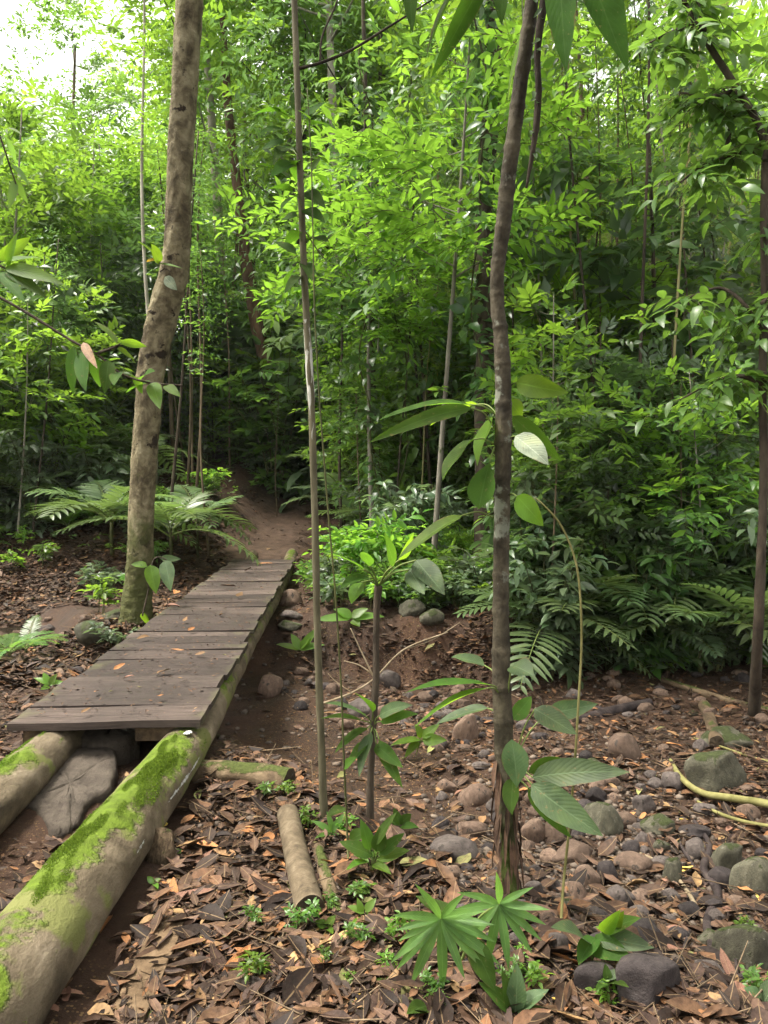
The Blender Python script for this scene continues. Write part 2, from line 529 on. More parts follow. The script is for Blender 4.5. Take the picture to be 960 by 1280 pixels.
M['litter'] = litter_mat('leaf_litter', [(0, (.020, .0125, .009)), (.20, (.036, .022, .0145)), (.40, (.064, .038, .024)), (.56, (.098, .056, .032)), (.68, (.056, .036, .028)),
                                         (.77, (.14, .076, .042)), (.845, (.125, .078, .055)), (.92, (.20, .098, .045)), (.965, (.24, .155, .075)), (.99, (.15, .15, .06))])
M['leaf_orange'] = litter_mat('orange_brown_dead_leaf', [(0, (.30, .13, .055)), (.5, (.36, .17, .07))])
M['leaf_pink'] = litter_mat('pinkish_brown_dead_leaf', [(0, (.27, .145, .095)), (.5, (.22, .12, .085))])
M['leaf_tan'] = litter_mat('tan_dead_leaf', [(0, (.24, .155, .075)), (.5, (.20, .12, .06))])
M['leaf_dark'] = litter_mat('dark_wet_dead_leaf', [(0, (.055, .035, .025)), (.5, (.09, .055, .038))])
M['leaf_yellow'] = litter_mat('yellow_dead_leaf', [(0, (.55, .36, .06)), (.5, (.6, .42, .10))])
M['leaf_green'] = litter_mat('faded_green_fallen_leaf', [(0, (.20, .24, .07)), (.5, (.26, .28, .10))])
# bark, wood, stone
M['bark_tan'] = solid_mat('mottled_tan_bark', [(.30, (.030, .022, .013)), (.43, (.10, .08, .046)), (.55, (.20, .168, .098)), (.68, (.30, .262, .165)), (.82, (.40, .375, .275))], 5.5, 12, .9, 1.0, .03, 34,
                          stretch=(1, 1, .8), patch=((.028, .02, .013), 6, .60), var=False, foot=((.085, .095, .028), 1.7))
M['bark_ring'] = solid_mat('ringed_brown_bark', [(.3, (.017, .014, .010)), (.5, (.052, .043, .028)), (.72, (.115, .097, .065))], 14, 8, .85, .8, .008, 70, stretch=(1, 1, .8),
                           patch=((.17, .175, .135), 8, .60), var=False, foot=((.075, .10, .018), .55))
M['bark_pole'] = solid_mat('smooth_sapling_bark', [(.3, (.055, .048, .028)), (.55, (.105, .092, .055)), (.8, (.175, .16, .11))], 12, 6, .8, .4, .004, 70, stretch=(1, 1, .3), var=False)
M['bark_dark'] = solid_mat('dark_bark', [(.3, (.018, .014, .010)), (.5, (.055, .042, .03)), (.75, (.10, .08, .055))], 8, 7, .9, .8, .02, 30, stretch=(1, 1, .35))
M['bark_brown'] = solid_mat('brown_bark', [(.3, (.05, .036, .022)), (.5, (.12, .088, .055)), (.75, (.21, .165, .11))], 7, 7, .9, .8, .02, 30, stretch=(1, 1, .35), moss=(.07, .10, .025), moss_amt=.36)
M['bark_grey'] = solid_mat('pale_grey_bark', [(.3, (.12, .105, .08)), (.5, (.25, .225, .18)), (.75, (.40, .37, .31))], 5, 7, .9, .6, .02, 26, stretch=(1, 1, .4), moss=(.09, .12, .04), moss_amt=.36)
M['bark_red'] = solid_mat('reddish_bark', [(.3, (.055, .030, .018)), (.5, (.12, .072, .045)), (.75, (.20, .125, .08))], 6, 7, .9, .8, .02, 26, stretch=(1, 1, .4))
M['culm'] = solid_mat('pale_culm', [(.3, (.12, .115, .045)), (.5, (.22, .20, .09)), (.75, (.32, .28, .15))], 5, 5, .7, .3, .01, 20, stretch=(1, 1, .2))
M['stem'] = solid_mat('green_brown_stem', [(.3, (.035, .04, .015)), (.7, (.085, .085, .03))], 9, 4, .7, .3, .005, 40)
M['petiole'] = solid_mat('green_petiole', [(.3, (.09, .13, .03)), (.7, (.16, .20, .06))], 14, 4, .55, .2, .003, 40, var=False)
M['root'] = solid_mat('olive_root', [(.3, (.10, .095, .03)), (.7, (.22, .20, .08))], 14, 6, .8, .5, .005, 60, var=False)
M['twig'] = solid_mat('pale_dry_twig', [(.3, (.16, .12, .07)), (.7, (.34, .27, .18))], 14, 5, .85, .5, .004, 70)
M['deadwood'] = solid_mat('rotting_wood', [(.3, (.03, .021, .014)), (.5, (.10, .07, .042)), (.75, (.21, .155, .095))], 9, 7, .9, .9, .012, 40, stretch=(1, .25, 1), moss=(.07, .085, .022), moss_amt=.22, var=False)
M['wetlog'] = solid_mat('dark_wet_log', [(.3, (.012, .009, .009)), (.55, (.04, .030, .028)), (.8, (.10, .075, .06))], 9, 6, .65, .8, .01, 40, var=False)
M['splinter'] = solid_mat('fresh_split_wood', [(.3, (.22, .12, .05)), (.55, (.42, .26, .12)), (.8, (.5, .34, .17))], 10, 6, .8, .7, .006, 60, stretch=(.25, 1, 1), var=False)
M['sawnbark'] = solid_mat('grey_brown_log_bark', [(.3, (.05, .038, .024)), (.5, (.10, .076, .048)), (.7, (.16, .125, .082))], 16, 8, .85, .7, .006, 60, var=False)
M['endgrain'] = solid_mat('dark_end_grain', [(.3, (.02, .016, .011)), (.7, (.075, .055, .035))], 30, 6, .9, .7, .006, 80, var=False)
M['cutwood'] = solid_mat('weathered_plank_stub', [(.3, (.055, .036, .02)), (.55, (.12, .08, .046)), (.8, (.18, .125, .075))], 14, 6, .9, .7, .006, 70, var=False)
M['mosslog'] = solid_mat('mossy_log_bark', [(.28, (.032, .024, .016)), (.45, (.10, .078, .05)), (.60, (.17, .135, .09)), (.75, (.27, .22, .155))], 6, 8, .9, .9, .014, 34, stretch=(1, .6, 1),
                         moss=(.105, .155, .016), moss_amt=.215, mossscale=2.4, patch=((.13, .135, .045), 3.1, .54), var=False)
M['paint'] = solid_mat('flaking_white_paint', [(.35, (.22, .21, .18)), (.6, (.5, .5, .47))], 30, 4, .7, .4, .003, 80, var=False)
M['stone_brown'] = solid_mat('brown_stone', [(.3, (.070, .047, .034)), (.55, (.130, .088, .064)), (.8, (.21, .148, .108))], 3.5, 10, .8, .7, .012, 16, patch=((.045, .038, .032), 2.6, .60))
M['stone_grey'] = solid_mat('grey_stone', [(.3, (.050, .041, .037)), (.55, (.098, .080, .071)), (.8, (.16, .135, .115))], 3.5, 10, .8, .7, .012, 16, patch=((.045, .038, .032), 2.6, .60))
M['stone_dark'] = solid_mat('dark_wet_stone', [(.3, (.020, .016, .016)), (.55, (.042, .034, .032)), (.8, (.078, .064, .058))], 3.5, 10, .6, .7, .012, 16)
M['stone_moss'] = solid_mat('mossy_stone', [(.3, (.04, .037, .027)), (.55, (.085, .08, .055)), (.8, (.14, .13, .092))], 3.5, 10, .85, .7, .012, 16, moss=(.046, .056, .020), moss_amt=.27, mossscale=1.3, patch=((.13, .125, .10), 6, .62))
M['slab'] = solid_mat('worn_concrete_slab', [(.25, (.022, .018, .014)), (.45, (.058, .047, .037)), (.6, (.085, .07, .055)), (.8, (.12, .10, .08))], 7, 10, .9, 1.0, .015, 30, var=False)


def deck_mat():
    m, nt, ns, lk = new_mat('weathered_deck_wood')
    geo = N(nt, 'ShaderNodeNewGeometry')
    grain = noise_(nt, 7, 8, .7, 'Object', (.5, 9, 9), .6)
    col = ramp(nt, grain, [(.25, (.016, .0120, .0098)), (.42, (.046, .034, .028)), (.60, (.084, .064, .054)), (.82, (.17, .135, .115))])
    iv = N(nt, 'ShaderNodeMath', operation='MULTIPLY_ADD'); lk.new(geo.outputs['Random Per Island'], iv.inputs[0])
    iv.inputs[1].default_value = 1.0; iv.inputs[2].default_value = .5
    h = N(nt, 'ShaderNodeHueSaturation'); lk.new(iv.outputs[0], h.inputs['Value']); lk.new(col, h.inputs['Color'])
    wet = noise_(nt, 1.7, 5, .6)
    col = mixc(nt, ramp(nt, wet, [(.42, (0, 0, 0)), (.62, (.75, .75, .75))]), h.outputs[0], (.030, .023, .020))
    # algae: follows the damp plank ends
    tc = N(nt, 'ShaderNodeTexCoord'); sep = N(nt, 'ShaderNodeSeparateXYZ'); lk.new(tc.outputs['Object'], sep.inputs[0])
    edge = math_(nt, 'ABSOLUTE', sep.outputs[0])
    al = math_(nt, 'ADD', math_(nt, 'MULTIPLY', edge, .75), math_(nt, 'MULTIPLY', noise_(nt, 4, 6), .7))
    col = mixc(nt, ramp(nt, al, [(.72, (0, 0, 0)), (.92, (.5, .5, .5))]), col, (.12, .125, .05))
    speck = ramp(nt, noise_(nt, 120, 3), [(.66, (0, 0, 0)), (.72, (.6, .6, .6))])
    col = mixc(nt, speck, col, (.16, .09, .05))
    pb = N(nt, 'ShaderNodeBsdfPrincipled', inp={'Specular IOR Level': .16})
    lk.new(col, pb.inputs['Base Color'])
    lk.new(ramp(nt, wet, [(.4, (.85,) * 3), (.62, (.6,) * 3)]), pb.inputs['Roughness'])
    lk.new(bump(nt, math_(nt, 'ADD', grain, math_(nt, 'MULTIPLY', noise_(nt, 60, 4), .4)), .65, .008), pb.inputs['Normal'])
    out = N(nt, 'ShaderNodeOutputMaterial'); lk.new(pb.outputs[0], out.inputs[0])
    return m


M['deck'] = deck_mat()


def soil_mat():
    m, nt, ns, lk = new_mat('forest_soil')
    n1 = noise_(nt, .9, 6, .6); n2 = noise_(nt, 22, 8, .75); n3 = noise_(nt, 130, 3)
    col = ramp(nt, n2, [(.25, (.012, .0075, .005)), (.45, (.028, .0165, .0105)), (.62, (.052, .030, .019)), (.8, (.10, .060, .037))])
    col = mixc(nt, ramp(nt, n1, [(.38, (0, 0, 0)), (.6, (1, 1, 1))]), col, mixc(nt, n2, (.026, .0145, .009), (.085, .046, .028)))
    # grains of sand and seed husks
    vor = N(nt, 'ShaderNodeTexVoronoi', inp={'Scale': 75.0}); tc = N(nt, 'ShaderNodeTexCoord'); lk.new(tc.outputs['Object'], vor.inputs['Vector'])
    sep = N(nt, 'ShaderNodeSeparateColor'); lk.new(vor.outputs['Color'], sep.inputs[0])
    g = math_(nt, 'MULTIPLY', math_(nt, 'GREATER_THAN', sep.outputs[0], .70), math_(nt, 'LESS_THAN', vor.outputs['Distance'], .42))
    gm = math_(nt, 'MULTIPLY', g, ramp(nt, noise_(nt, 1.6, 4), [(.45, (.05,) * 3), (.60, (.85,) * 3)]))
    col = mixc(nt, gm, col, mixc(nt, sep.outputs[1], (.085, .048, .024), (.22, .14, .066)))
    pb = N(nt, 'ShaderNodeBsdfPrincipled', inp={'Specular IOR Level': .18})
    lk.new(col, pb.inputs['Base Color'])
    lk.new(ramp(nt, n1, [(.35, (.55,) * 3), (.6, (.9,) * 3)]), pb.inputs['Roughness'])
    hh = math_(nt, 'ADD', n2, math_(nt, 'ADD', math_(nt, 'MULTIPLY', n3, .3), math_(nt, 'MULTIPLY', g, .25)))
    lk.new(bump(nt, hh, .9, .03), pb.inputs['Normal'])
    out = N(nt, 'ShaderNodeOutputMaterial'); lk.new(pb.outputs[0], out.inputs[0])
    return m


M['soil'] = soil_mat()
M['trail'] = solid_mat('trodden_earth', [(.3, (.030, .019, .013)), (.5, (.060, .038, .026)), (.75, (.11, .072, .05))], 6, 8, .9, .8, .02, 40, var=False)


def water_mat():
    m, nt, ns, lk = new_mat('stream_water')
    pb = N(nt, 'ShaderNodeBsdfPrincipled', inp={'Base Color': (.022, .017, .012, 1), 'Roughness': .06, 'Specular IOR Level': .5})
    lk.new(bump(nt, noise_(nt, 14, 3), .12, .01), pb.inputs['Normal'])
    out = N(nt, 'ShaderNodeOutputMaterial'); lk.new(pb.outputs[0], out.inputs[0])
    return m


M['water'] = water_mat()
# ------------------------------------------------------------------ ground sheet
def build_ground():
    ys = [-4.0]
    while ys[-1] < 170:
        y = ys[-1]
        ys.append(y + (0.035 if 1.5 < y < 4 else max(0.05, 0.0105 * abs(y)) if y > 0 else .25))
    ys = np.array(ys)
    t = np.linspace(-1, 1, 360)
    t = np.sign(t) * (np.abs(t) ** 1.25)
    X = t[None] * (2.2 + 0.85 * np.maximum(ys, 0) + 0.4 * np.maximum(-ys, 0))[:, None]
    Y = np.repeat(ys[:, None], len(t), 1)
    Z = H(X, Y)
    V = np.stack([X, Y, Z], -1).reshape(-1, 3)
    n, m = X.shape
    i = np.arange(n - 1)[:, None] * m; j = np.arange(m - 1)[None]
    q = np.stack([i + j, i + j + 1, i + m + j + 1, i + m + j], -1).reshape(-1, 4)
    mb = MB(); mb.add(V, [q])
    tag(mb.obj('ground', M['soil']), kind='structure')
    # bare trodden trail from the end of the bridge up into the wood
    pts = smooth_path([[-2.15, 13.3, .62], [-2.45, 15.5, .85], [-2.7, 18, 1.0], [-2.5, 20.5, 1.1], [-1.6, 22.5, 1.0], [.6, 24, .9]], 8)
    mb = MB(); rows = []
    for k, (x, y, w) in enumerate(pts):
        d = pts[min(k + 1, len(pts) - 1)][:2] - pts[max(k - 1, 0)][:2]; d = d / np.linalg.norm(d)
        s = np.array([d[1], -d[0]])
        for u in np.linspace(-1, 1, 9):
            ww = w * (1 + .13 * math.sin(k * 1.3 + (3 if u > 0 else 0)))
            q2 = np.array([x, y]) + s * u * ww
            rows.append([q2[0], q2[1], float(H(q2[0], q2[1])) + (.045 if abs(u) < .9 else -.03)])
    n = len(pts)
    i = np.arange(n - 1)[:, None] * 9; j = np.arange(8)[None]
    mb.add(rows, [np.stack([i + j, i + j + 1, i + 10 + j, i + 9 + j], -1).reshape(-1, 4)])
    tag(mb.obj('path', M['trail']), kind='structure')
    # a shallow puddle of the stream left of the bridge
    mb = MB()
    a = np.linspace(0, 2 * np.pi, 40, endpoint=False)
    c = np.array([-5.0, 9.9])
    ring = np.stack([c[0] + (1.9 + .3 * np.sin(3 * a)) * np.cos(a), c[1] + (.75 + .15 * np.sin(2 * a + 1)) * np.sin(a), np.full(40, -.325)], -1)
    mb.add(np.vstack([ring, [[c[0], c[1], -.325]]]), [np.stack([np.arange(40), (np.arange(40) + 1) % 40, np.full(40, 40)], -1)])
    tag(mb.obj('water', M['water']), kind='structure')


build_ground()

# ------------------------------------------------------------------ footbridge
BR = thing('wooden_footbridge', 'weathered plank footbridge laid on two mossy logs across the stream bed', 'footbridge', (-1.58, 4.3, 0), rad(3.35))
BZ = 0.30


def planks():
    mb = MB()
    ds = [4.29, 4.60, 4.98, 5.33, 5.86, 6.17, 6.42, 6.72, 6.98, 7.41, 7.9, 8.36, 8.66, 8.95, 9.26, 9.62, 10.1, 10.5, 10.95, 11.3, 11.65, 12.0, 12.4, 12.8, 13.2, 13.55]
    for k in range(len(ds) - 1):
        y0, y1 = ds[k] - 4.3, ds[k + 1] - 4.3
        gap = R.uniform(.004, .016) if k != 1 else .003
        l = -.525 - R.uniform(-.012, .03); r = .525 + R.uniform(-.012, .03)
        if k == 0: l, r = -.54, .535
        tz = R.uniform(-.006, .006); th = R.uniform(.036, .048)
        nx, ny = 14, 3
        xs = np.linspace(l, r, nx); yy = np.linspace(y0 + gap / 2, y1 - gap / 2, ny)
        skew = R.uniform(-.006, .006); cup = R.uniform(-.004, .004)
        V = []
        for top in (1, 0):
            for iy, y in enumerate(yy):
                for ix, x in enumerate(xs):
                    e = .004 * math.sin(x * 9 + k) if iy != 1 else 0
                    z = BZ + tz + (0 if top else -th) + (cup * (1 if iy == 1 else -1)) + .003 * math.sin(4 * x + 2.2 * k)
                    V.append([x, y + skew * x / .5 + e, z])
        Q = []
        def id_(t, iy, ix): return (0 if t else nx * ny) + iy * nx + ix
        for iy in range(ny - 1):
            for ix in range(nx - 1):
                Q.append([id_(1, iy, ix), id_(1, iy, ix + 1), id_(1, iy + 1, ix + 1), id_(1, iy + 1, ix)])
                Q.append([id_(0, iy, ix), id_(0, iy + 1, ix), id_(0, iy + 1, ix + 1), id_(0, iy, ix + 1)])
        for ix in range(nx - 1):
            Q.append([id_(1, 0, ix), id_(0, 0, ix), id_(0, 0, ix + 1), id_(1, 0, ix + 1)])
            Q.append([id_(1, ny - 1, ix), id_(1, ny - 1, ix + 1), id_(0, ny - 1, ix + 1), id_(0, ny - 1, ix)])
        for iy in range(ny - 1):
            Q.append([id_(1, iy, 0), id_(1, iy + 1, 0), id_(0, iy + 1, 0), id_(0, iy, 0)])
            Q.append([id_(1, iy, nx - 1), id_(0, iy, nx - 1), id_(0, iy + 1, nx - 1), id_(1, iy + 1, nx - 1)])
        mb.add(V, [Q])
    return mb


planks().obj('deck', M['deck'], BR, smooth=False)


def beam(x0, ya, yb, ra, rb, za, seed):
    mb = MB(); n = 190
    t = np.linspace(0, 1, n) ** 1.5
    y = ya + (yb - ya) * t
    r = np.interp(y, [ya, 0.1, yb], [ra, rb, rb - .015])
    z = np.interp(y, [ya, 0.0, 9.2, yb], [za, BZ - .052 - rb, BZ - .045 - rb, BZ - .02])
    path = np.stack([x0 + .055 * np.minimum(y, 0) + .012 * np.sin(1.1 * y + seed), y, z], -1)
    add_tube(mb, path, r, 40, 0, False, .05, seed, None, .012)
    for end, s in ((0, -1), (n - 1, 1)):                        # sawn ends
        a = np.arange(40) / 40 * 6.2832
        p = mb.v[0][end * 40:(end + 1) * 40]
        c = p.mean(0) + np.array([0, s * .012, 0])
        ids = np.arange(40); nx_ = (ids + 1) % 40
        f = np.stack([nx_, ids, np.full(40, 40)], -1) if s < 0 else np.stack([ids, nx_, np.full(40, 40)], -1)
        mb.add(np.vstack([p, [c]]), [f], None, 1)
    return mb


bo = beam(.42, -2.32, 10.45, .166, .127, .10, 1).obj('beam', [M['mosslog'], M['endgrain']], BR)
bo['label'] = 'long mossy log beam that runs out towards the viewer'
MAIN_BEAM = bo
SIDE_BEAM = beam(-.30, -1.75, 10.2, .145, .118, .075, 5).obj('beam', [M['mosslog'], M['endgrain']], BR)
# ragged streak of old white paint on the side of the log, and a dab under the deck
def paint_streak(y0, y1, th0, wmax, seed):
    r_ = np.random.default_rng(seed); n_ = 90
    y = np.linspace(y0, y1, n_)
    w_ = wmax * np.clip(np.abs(np.sin(3.1 * np.pi * np.linspace(0, 1, n_))) * .8 + r_.normal(0, .22, n_), .03, 1.2) * np.sin(np.pi * np.linspace(.02, .98, n_))
    c_ = th0 + .07 * np.sin(5 * y) + r_.normal(0, .012, n_)
    rr = np.interp(y, [-2.32, .1, 9.95], [.166, .127, .112]) * 1.035 + .003; zc = np.interp(y, [-2.32, 0, 9.95], [.10, BZ - .052 - .127, BZ - .155])
    V = []
    for i in range(n_):
        cx = .42 + .055 * min(y[i], 0) + .012 * math.sin(1.1 * y[i] + 1)
        for k in (-1, -.3, .3, 1):
            t_ = c_[i] + k * w_[i] / rr[i]
            V.append([cx + rr[i] * math.cos(t_), y[i], zc[i] + rr[i] * math.sin(t_)])
    i = np.arange(n_ - 1)[:, None] * 4; j = np.arange(3)[None]
    mb = MB(); mb.add(V, [np.stack([i + j, i + j + 1, i + 5 + j, i + 4 + j], -1).reshape(-1, 4)])
    mb.obj('paint', M['paint'], bo)


bo = MAIN_BEAM
paint_streak(-.80, -.12, .22, .012, 3)
paint_streak(-1.26, -1.14, .20, .007, 4)
mb = MB(); a = np.linspace(0, 6.283, 22, endpoint=False)
rr_ = [R.uniform(.55, 1.25) for _ in a]
pts = [[.475 + .020 * math.cos(t) * q, -.06 + .035 * math.sin(t) * q, BZ - .046 - .004 * q] for t, q in zip(a, rr_)] + [[.475, -.06, BZ - .043]]
mb.add(pts, [[[i, (i + 1) % 22, 22] for i in range(22)]])
mb.obj('paint', M['paint'], bo)
# cushions of moss standing on the logs
def moss_on(par, x0, ya, yb, ra, rb, yend, za, seed, n, lo):
    r_ = np.random.default_rng(seed)
    y = r_.uniform(ya, yb, n); th = np.pi / 2 + r_.normal(-.05, .55, n)
    m = (np.sin(2.3 * y + 1.7 * th + seed) * .5 + np.sin(5.1 * y - 2.9 * th + 2 * seed) * .35 + np.sin(11 * y + 5 * th + seed) * .25 + np.sin(23 * y - 13 * th) * .15 - .35 * np.abs(th - 1.6))
    k = m > lo
    y, th, m = y[k], th[k], m[k]
    rr = np.interp(y, [yend, .1, 9.95], [ra, rb, rb - .015]); zc = np.interp(y, [yend, 0, 9.95], [za, BZ - .052 - rb, BZ - .04 - rb])
    cx = x0 + .055 * np.minimum(y, 0) + .012 * np.sin(1.1 * y + seed)
    out_ = np.stack([np.cos(th), 0 * th, np.sin(th)], -1)
    p = np.stack([cx, y, zc], -1) + out_ * (rr * 1.005)[:, None]
    d = nrmz(out_ + r_.normal(0, .8, p.shape))
    L = r_.uniform(.004, .013, len(p)) * np.clip(.5 + 1.6 * (m - lo), .5, 1.5)
    mb = MB()
    add_leaves(mb, p, d, r_.normal(0, 1, p.shape), L, L * .5, .2, .3, 1, 'lance')
    mb.obj('moss', M['moss'], par)


moss_on(MAIN_BEAM, .42, -2.3, .1, .166, .127, -2.32, .10, 1, 60000, .14)
moss_on(SIDE_BEAM, -.30, -1.7, .0, .145, .118, -1.75, .075, 5, 20000, .25)
# blocks under the first plank
def block(sx, sy, sz, c, seed):
    import bmesh
    bm = bmesh.new(); bmesh.ops.create_cube(bm, size=1)
    for v in bm.verts: v.co = Vector((v.co.x * sx, v.co.y * sy, v.co.z * sz))
    bmesh.ops.bevel(bm, geom=bm.edges[:], offset=min(sx, sy, sz) * .07, segments=2, affect='EDGES')
    bmesh.ops.subdivide_edges(bm, edges=bm.edges[:], cuts=2, use_grid_fill=True)
    rr = random.Random(seed)
    for v in bm.verts:
        v.co += Vector((rr.gauss(0, 1), rr.gauss(0, 1), rr.gauss(0, 1))) * min(sx, sy, sz) * .012
        v.co += Vector(c)
    me = bpy.data.meshes.new('block'); bm.to_mesh(me); bm.free()
    return me


for c, s in (((-.38, .10, .205), (.18, .13, .09)), ((.28, .12, .205), (.26, .12, .085)), ((0, 4.4, .21), (.9, .14, .08)), ((0, 8.9, .21), (.9, .14, .08))):
    me = block(s[0], s[1], s[2], c, 3); me.materials.append(M['deadwood'])
    o = bpy.data.objects.new('support_block', me); COL.objects.link(o); o.parent = BR

# ------------------------------------------------------------------ stones
import bmesh


def ico(sub):
    bm = bmesh.new(); bmesh.ops.create_icosphere(bm, subdivisions=sub, radius=1)
    v = np.array([x.co[:] for x in bm.verts]); f = np.array([[w.index for w in x.verts] for x in bm.faces]); bm.free()
    return v, f


ICO3 = ico(4); ICO2 = ico(3); ICO1 = ico(1)


def stone_mesh(seed, sub=ICO3, flat=.7, angular=.25):
    r_ = np.random.default_rng(seed)
    v, f = sub; v = v.copy()
    for k in range(12):                                          # broad facets
        n = nrmz(r_.normal(size=3)); dd = r_.uniform(.58, .93) if angular > .15 else r_.uniform(.75, .97)
        ex = np.maximum(v @ n - dd, 0)
        v = v - n[None] * (ex * r_.uniform(.55, 1.0))[:, None]
    for fr, am in ((1.3, .10), (2.7, .05), (6.0, .018), (13, .007)):
        A = r_.normal(size=(3, 3)); ph = r_.uniform(0, 6.28, 3)
        w = np.sin(v @ A * fr + ph).sum(1)
        v = v * (1 + am * w / 1.7)[:, None]
    v = v / np.abs(v).max(0) * np.array([1, r_.uniform(.68, .92), flat * r_.uniform(.85, 1.1)])
    mb = MB(); mb.add(v, [f])
    return mb


STONES = []
for k in range(14):
    STONES.append(stone_mesh(40 + k, ICO3, [.62, .8, .5, .72][k % 4], [.1, .3, .2, .4][k % 4]).mesh('stone', M['stone_brown']))
stone_objs = []          # (object, material key, px, py, size px)


def stone(px, py, w, h, mk, cat='stone', name='stone', label=None, group=None, proto=None, sink=.28):
    """a stone that shows w x h photo pixels, centred at (px, py)"""
    p = G1(px, py + h * .38)
    d = pix(p)[2]
    sx = w / FPX * d / 2 * 1.18
    sz = max(min(h / FPX * d / 2, sx * 1.25), sx * .45) * 1.15
    me = STONES[R.randrange(len(STONES)) if proto is None else proto]
    o = bpy.data.objects.new(name, me); COL.objects.link(o)
    o.scale = (sx, sx * R.uniform(.8, 1.0), sz / .65)
    o.rotation_euler = (R.uniform(-.2, .2), R.uniform(-.2, .2), R.choice([0, math.pi]) + R.uniform(-.35, .35))
    o.location = (p[0], p[1] + sx * .5, float(H(p[0], p[1] + sx * .5)) + sz * (1 - 2 * sink) * .7)
    o.material_slots[0].link = 'OBJECT'; o.material_slots[0].material = M['stone_' + mk]
    tag(o, label, cat, group)
    if label is None:
        stone_objs.append((o, mk, px, py, max(w, h)))
    return o


BIG = [
    (785, 935, 36, 44, 'brown', 'upright brown stone standing below the black fallen log'),
    (898, 968, 74, 56, 'moss', 'large mossy green boulder under the olive root'),
    (914, 922, 58, 36, 'moss', 'wedge-shaped moss-topped stone behind the large mossy boulder'),
    (757, 1027, 44, 46, 'moss', 'round tan and green stone beside the tips of the long ringed-tree leaves'),
    (826, 1030, 38, 34, 'moss', 'flat-faced green stone among leaves between the tan stone and the olive root'),
    (912, 1076, 42, 46, 'moss', 'dark mossy stone just above the pale olive cobble by the root mass'),
    (946, 1100, 46, 46, 'moss', 'smooth pale olive cobble at the bottom of the root mass'),
    (942, 1192, 70, 64, 'moss', 'largest smooth olive boulder beside the dark rotting root mass'),
    (722, 1070, 52, 32, 'brown', 'broad brown stone directly behind the thin climbing stem'),
    (797, 1083, 44, 30, 'brown', 'low tan stone with a yellowish leaf against it'),
    (761, 1090, 24, 34, 'dark', 'narrow blackish upright stone between two broad brown stones'),
    (582, 914, 28, 42, 'brown', 'pointed upright brown stone left of the ringed trunk'),
    (594, 990, 40, 44, 'brown', 'leaning purplish brown stone above the sandy patch'),
    (588, 1036, 40, 26, 'brown', 'rounded brown cobble low beside the ringed trunk'),
    (571, 1064, 56, 34, 'grey', 'flat grey slab stone pressed into the sand behind the palmate plant'),
    (337, 858, 30, 34, 'brown', 'ball-shaped brown stone in the mud beneath the bridge edge'),
    (362, 750, 28, 22, 'brown', 'topmost of three cobbles piled beside the bridge deck'),
    (362, 767, 27, 15, 'grey', 'flattened middle cobble of three piled beside the bridge deck'),
    (361, 782, 28, 21, 'moss', 'lowest of three cobbles piled beside the bridge deck'),
    (112, 800, 50, 34, 'moss', 'smooth olive boulder in the stream left of the footbridge'),
    (137, 768, 34, 20, 'moss', 'greenish stone tucked behind the boulder at the thick trunk'),
    (487, 851, 28, 24, 'grey', 'squared tan stone under the eroded earth bank'),
    (541, 779, 28, 20, 'moss', 'mossy stone on the lip of the eroded bank'),
    (516, 762, 30, 20, 'moss', 'low moss-covered stone behind the lip of the eroded bank'),
    (456, 886, 40, 30, 'grey', 'flat grey stone at the foot of the eroded bank'),
    (872, 1040, 36, 26, 'dark', 'dark green-black stone above the dark mossy stone'),
    (905, 1100, 34, 34, 'dark', 'black stone wedged behind the smooth pale olive cobble'),
    (812, 1240, 96, 64, 'dark', 'large black wet stone at the bottom edge of the stream bed'),
    (745, 1232, 60, 46, 'dark', 'dark stone beside the large black wet stone at the bottom'),
    (805, 1168, 52, 44, 'dark', 'blackish stone behind the low veined plant by the thin stem'),
    (668, 1040, 28, 30, 'brown', 'small egg-shaped stone right against the ringed trunk'),
    (700, 1042, 34, 42, 'brown', 'stone half hidden behind the broad drooping leaf of the ringed tree'),
    (722, 972, 28, 24, 'brown', 'round tan pebble-like stone above the broad drooping leaf'),
    (718, 1116, 32, 26, 'brown', 'tan rounded stone at the side of the thin climbing stem'),
    (776, 1122, 42, 34, 'grey', 'greyish stone carrying an orange dead leaf'),
    (845, 1085, 26, 60, 'moss', 'narrow mossy stone lying beside the root mass'),
]
for b in BIG:
    stone(b[0], b[1], b[2], b[3], b[4], 'stone', 'boulder' if b[2] > 60 else 'stone', b[5])
# two stones under the first plank
def rock_block(name, px, py, w, h, mat, label, tilt, seed, flat, dep=.5):
    p = G1(px, py + h * .3); d = pix(p)[2]; sx = w / FPX * d / 2
    o = stone_mesh(seed, ICO3, flat, .5).obj(name, mat)
    o.location = (p[0], p[1] + sx * .3, p[2] + .03); o.scale = (sx, sx * dep, sx * .8)
    o.rotation_euler = tilt
    tag(o, label, 'stone')


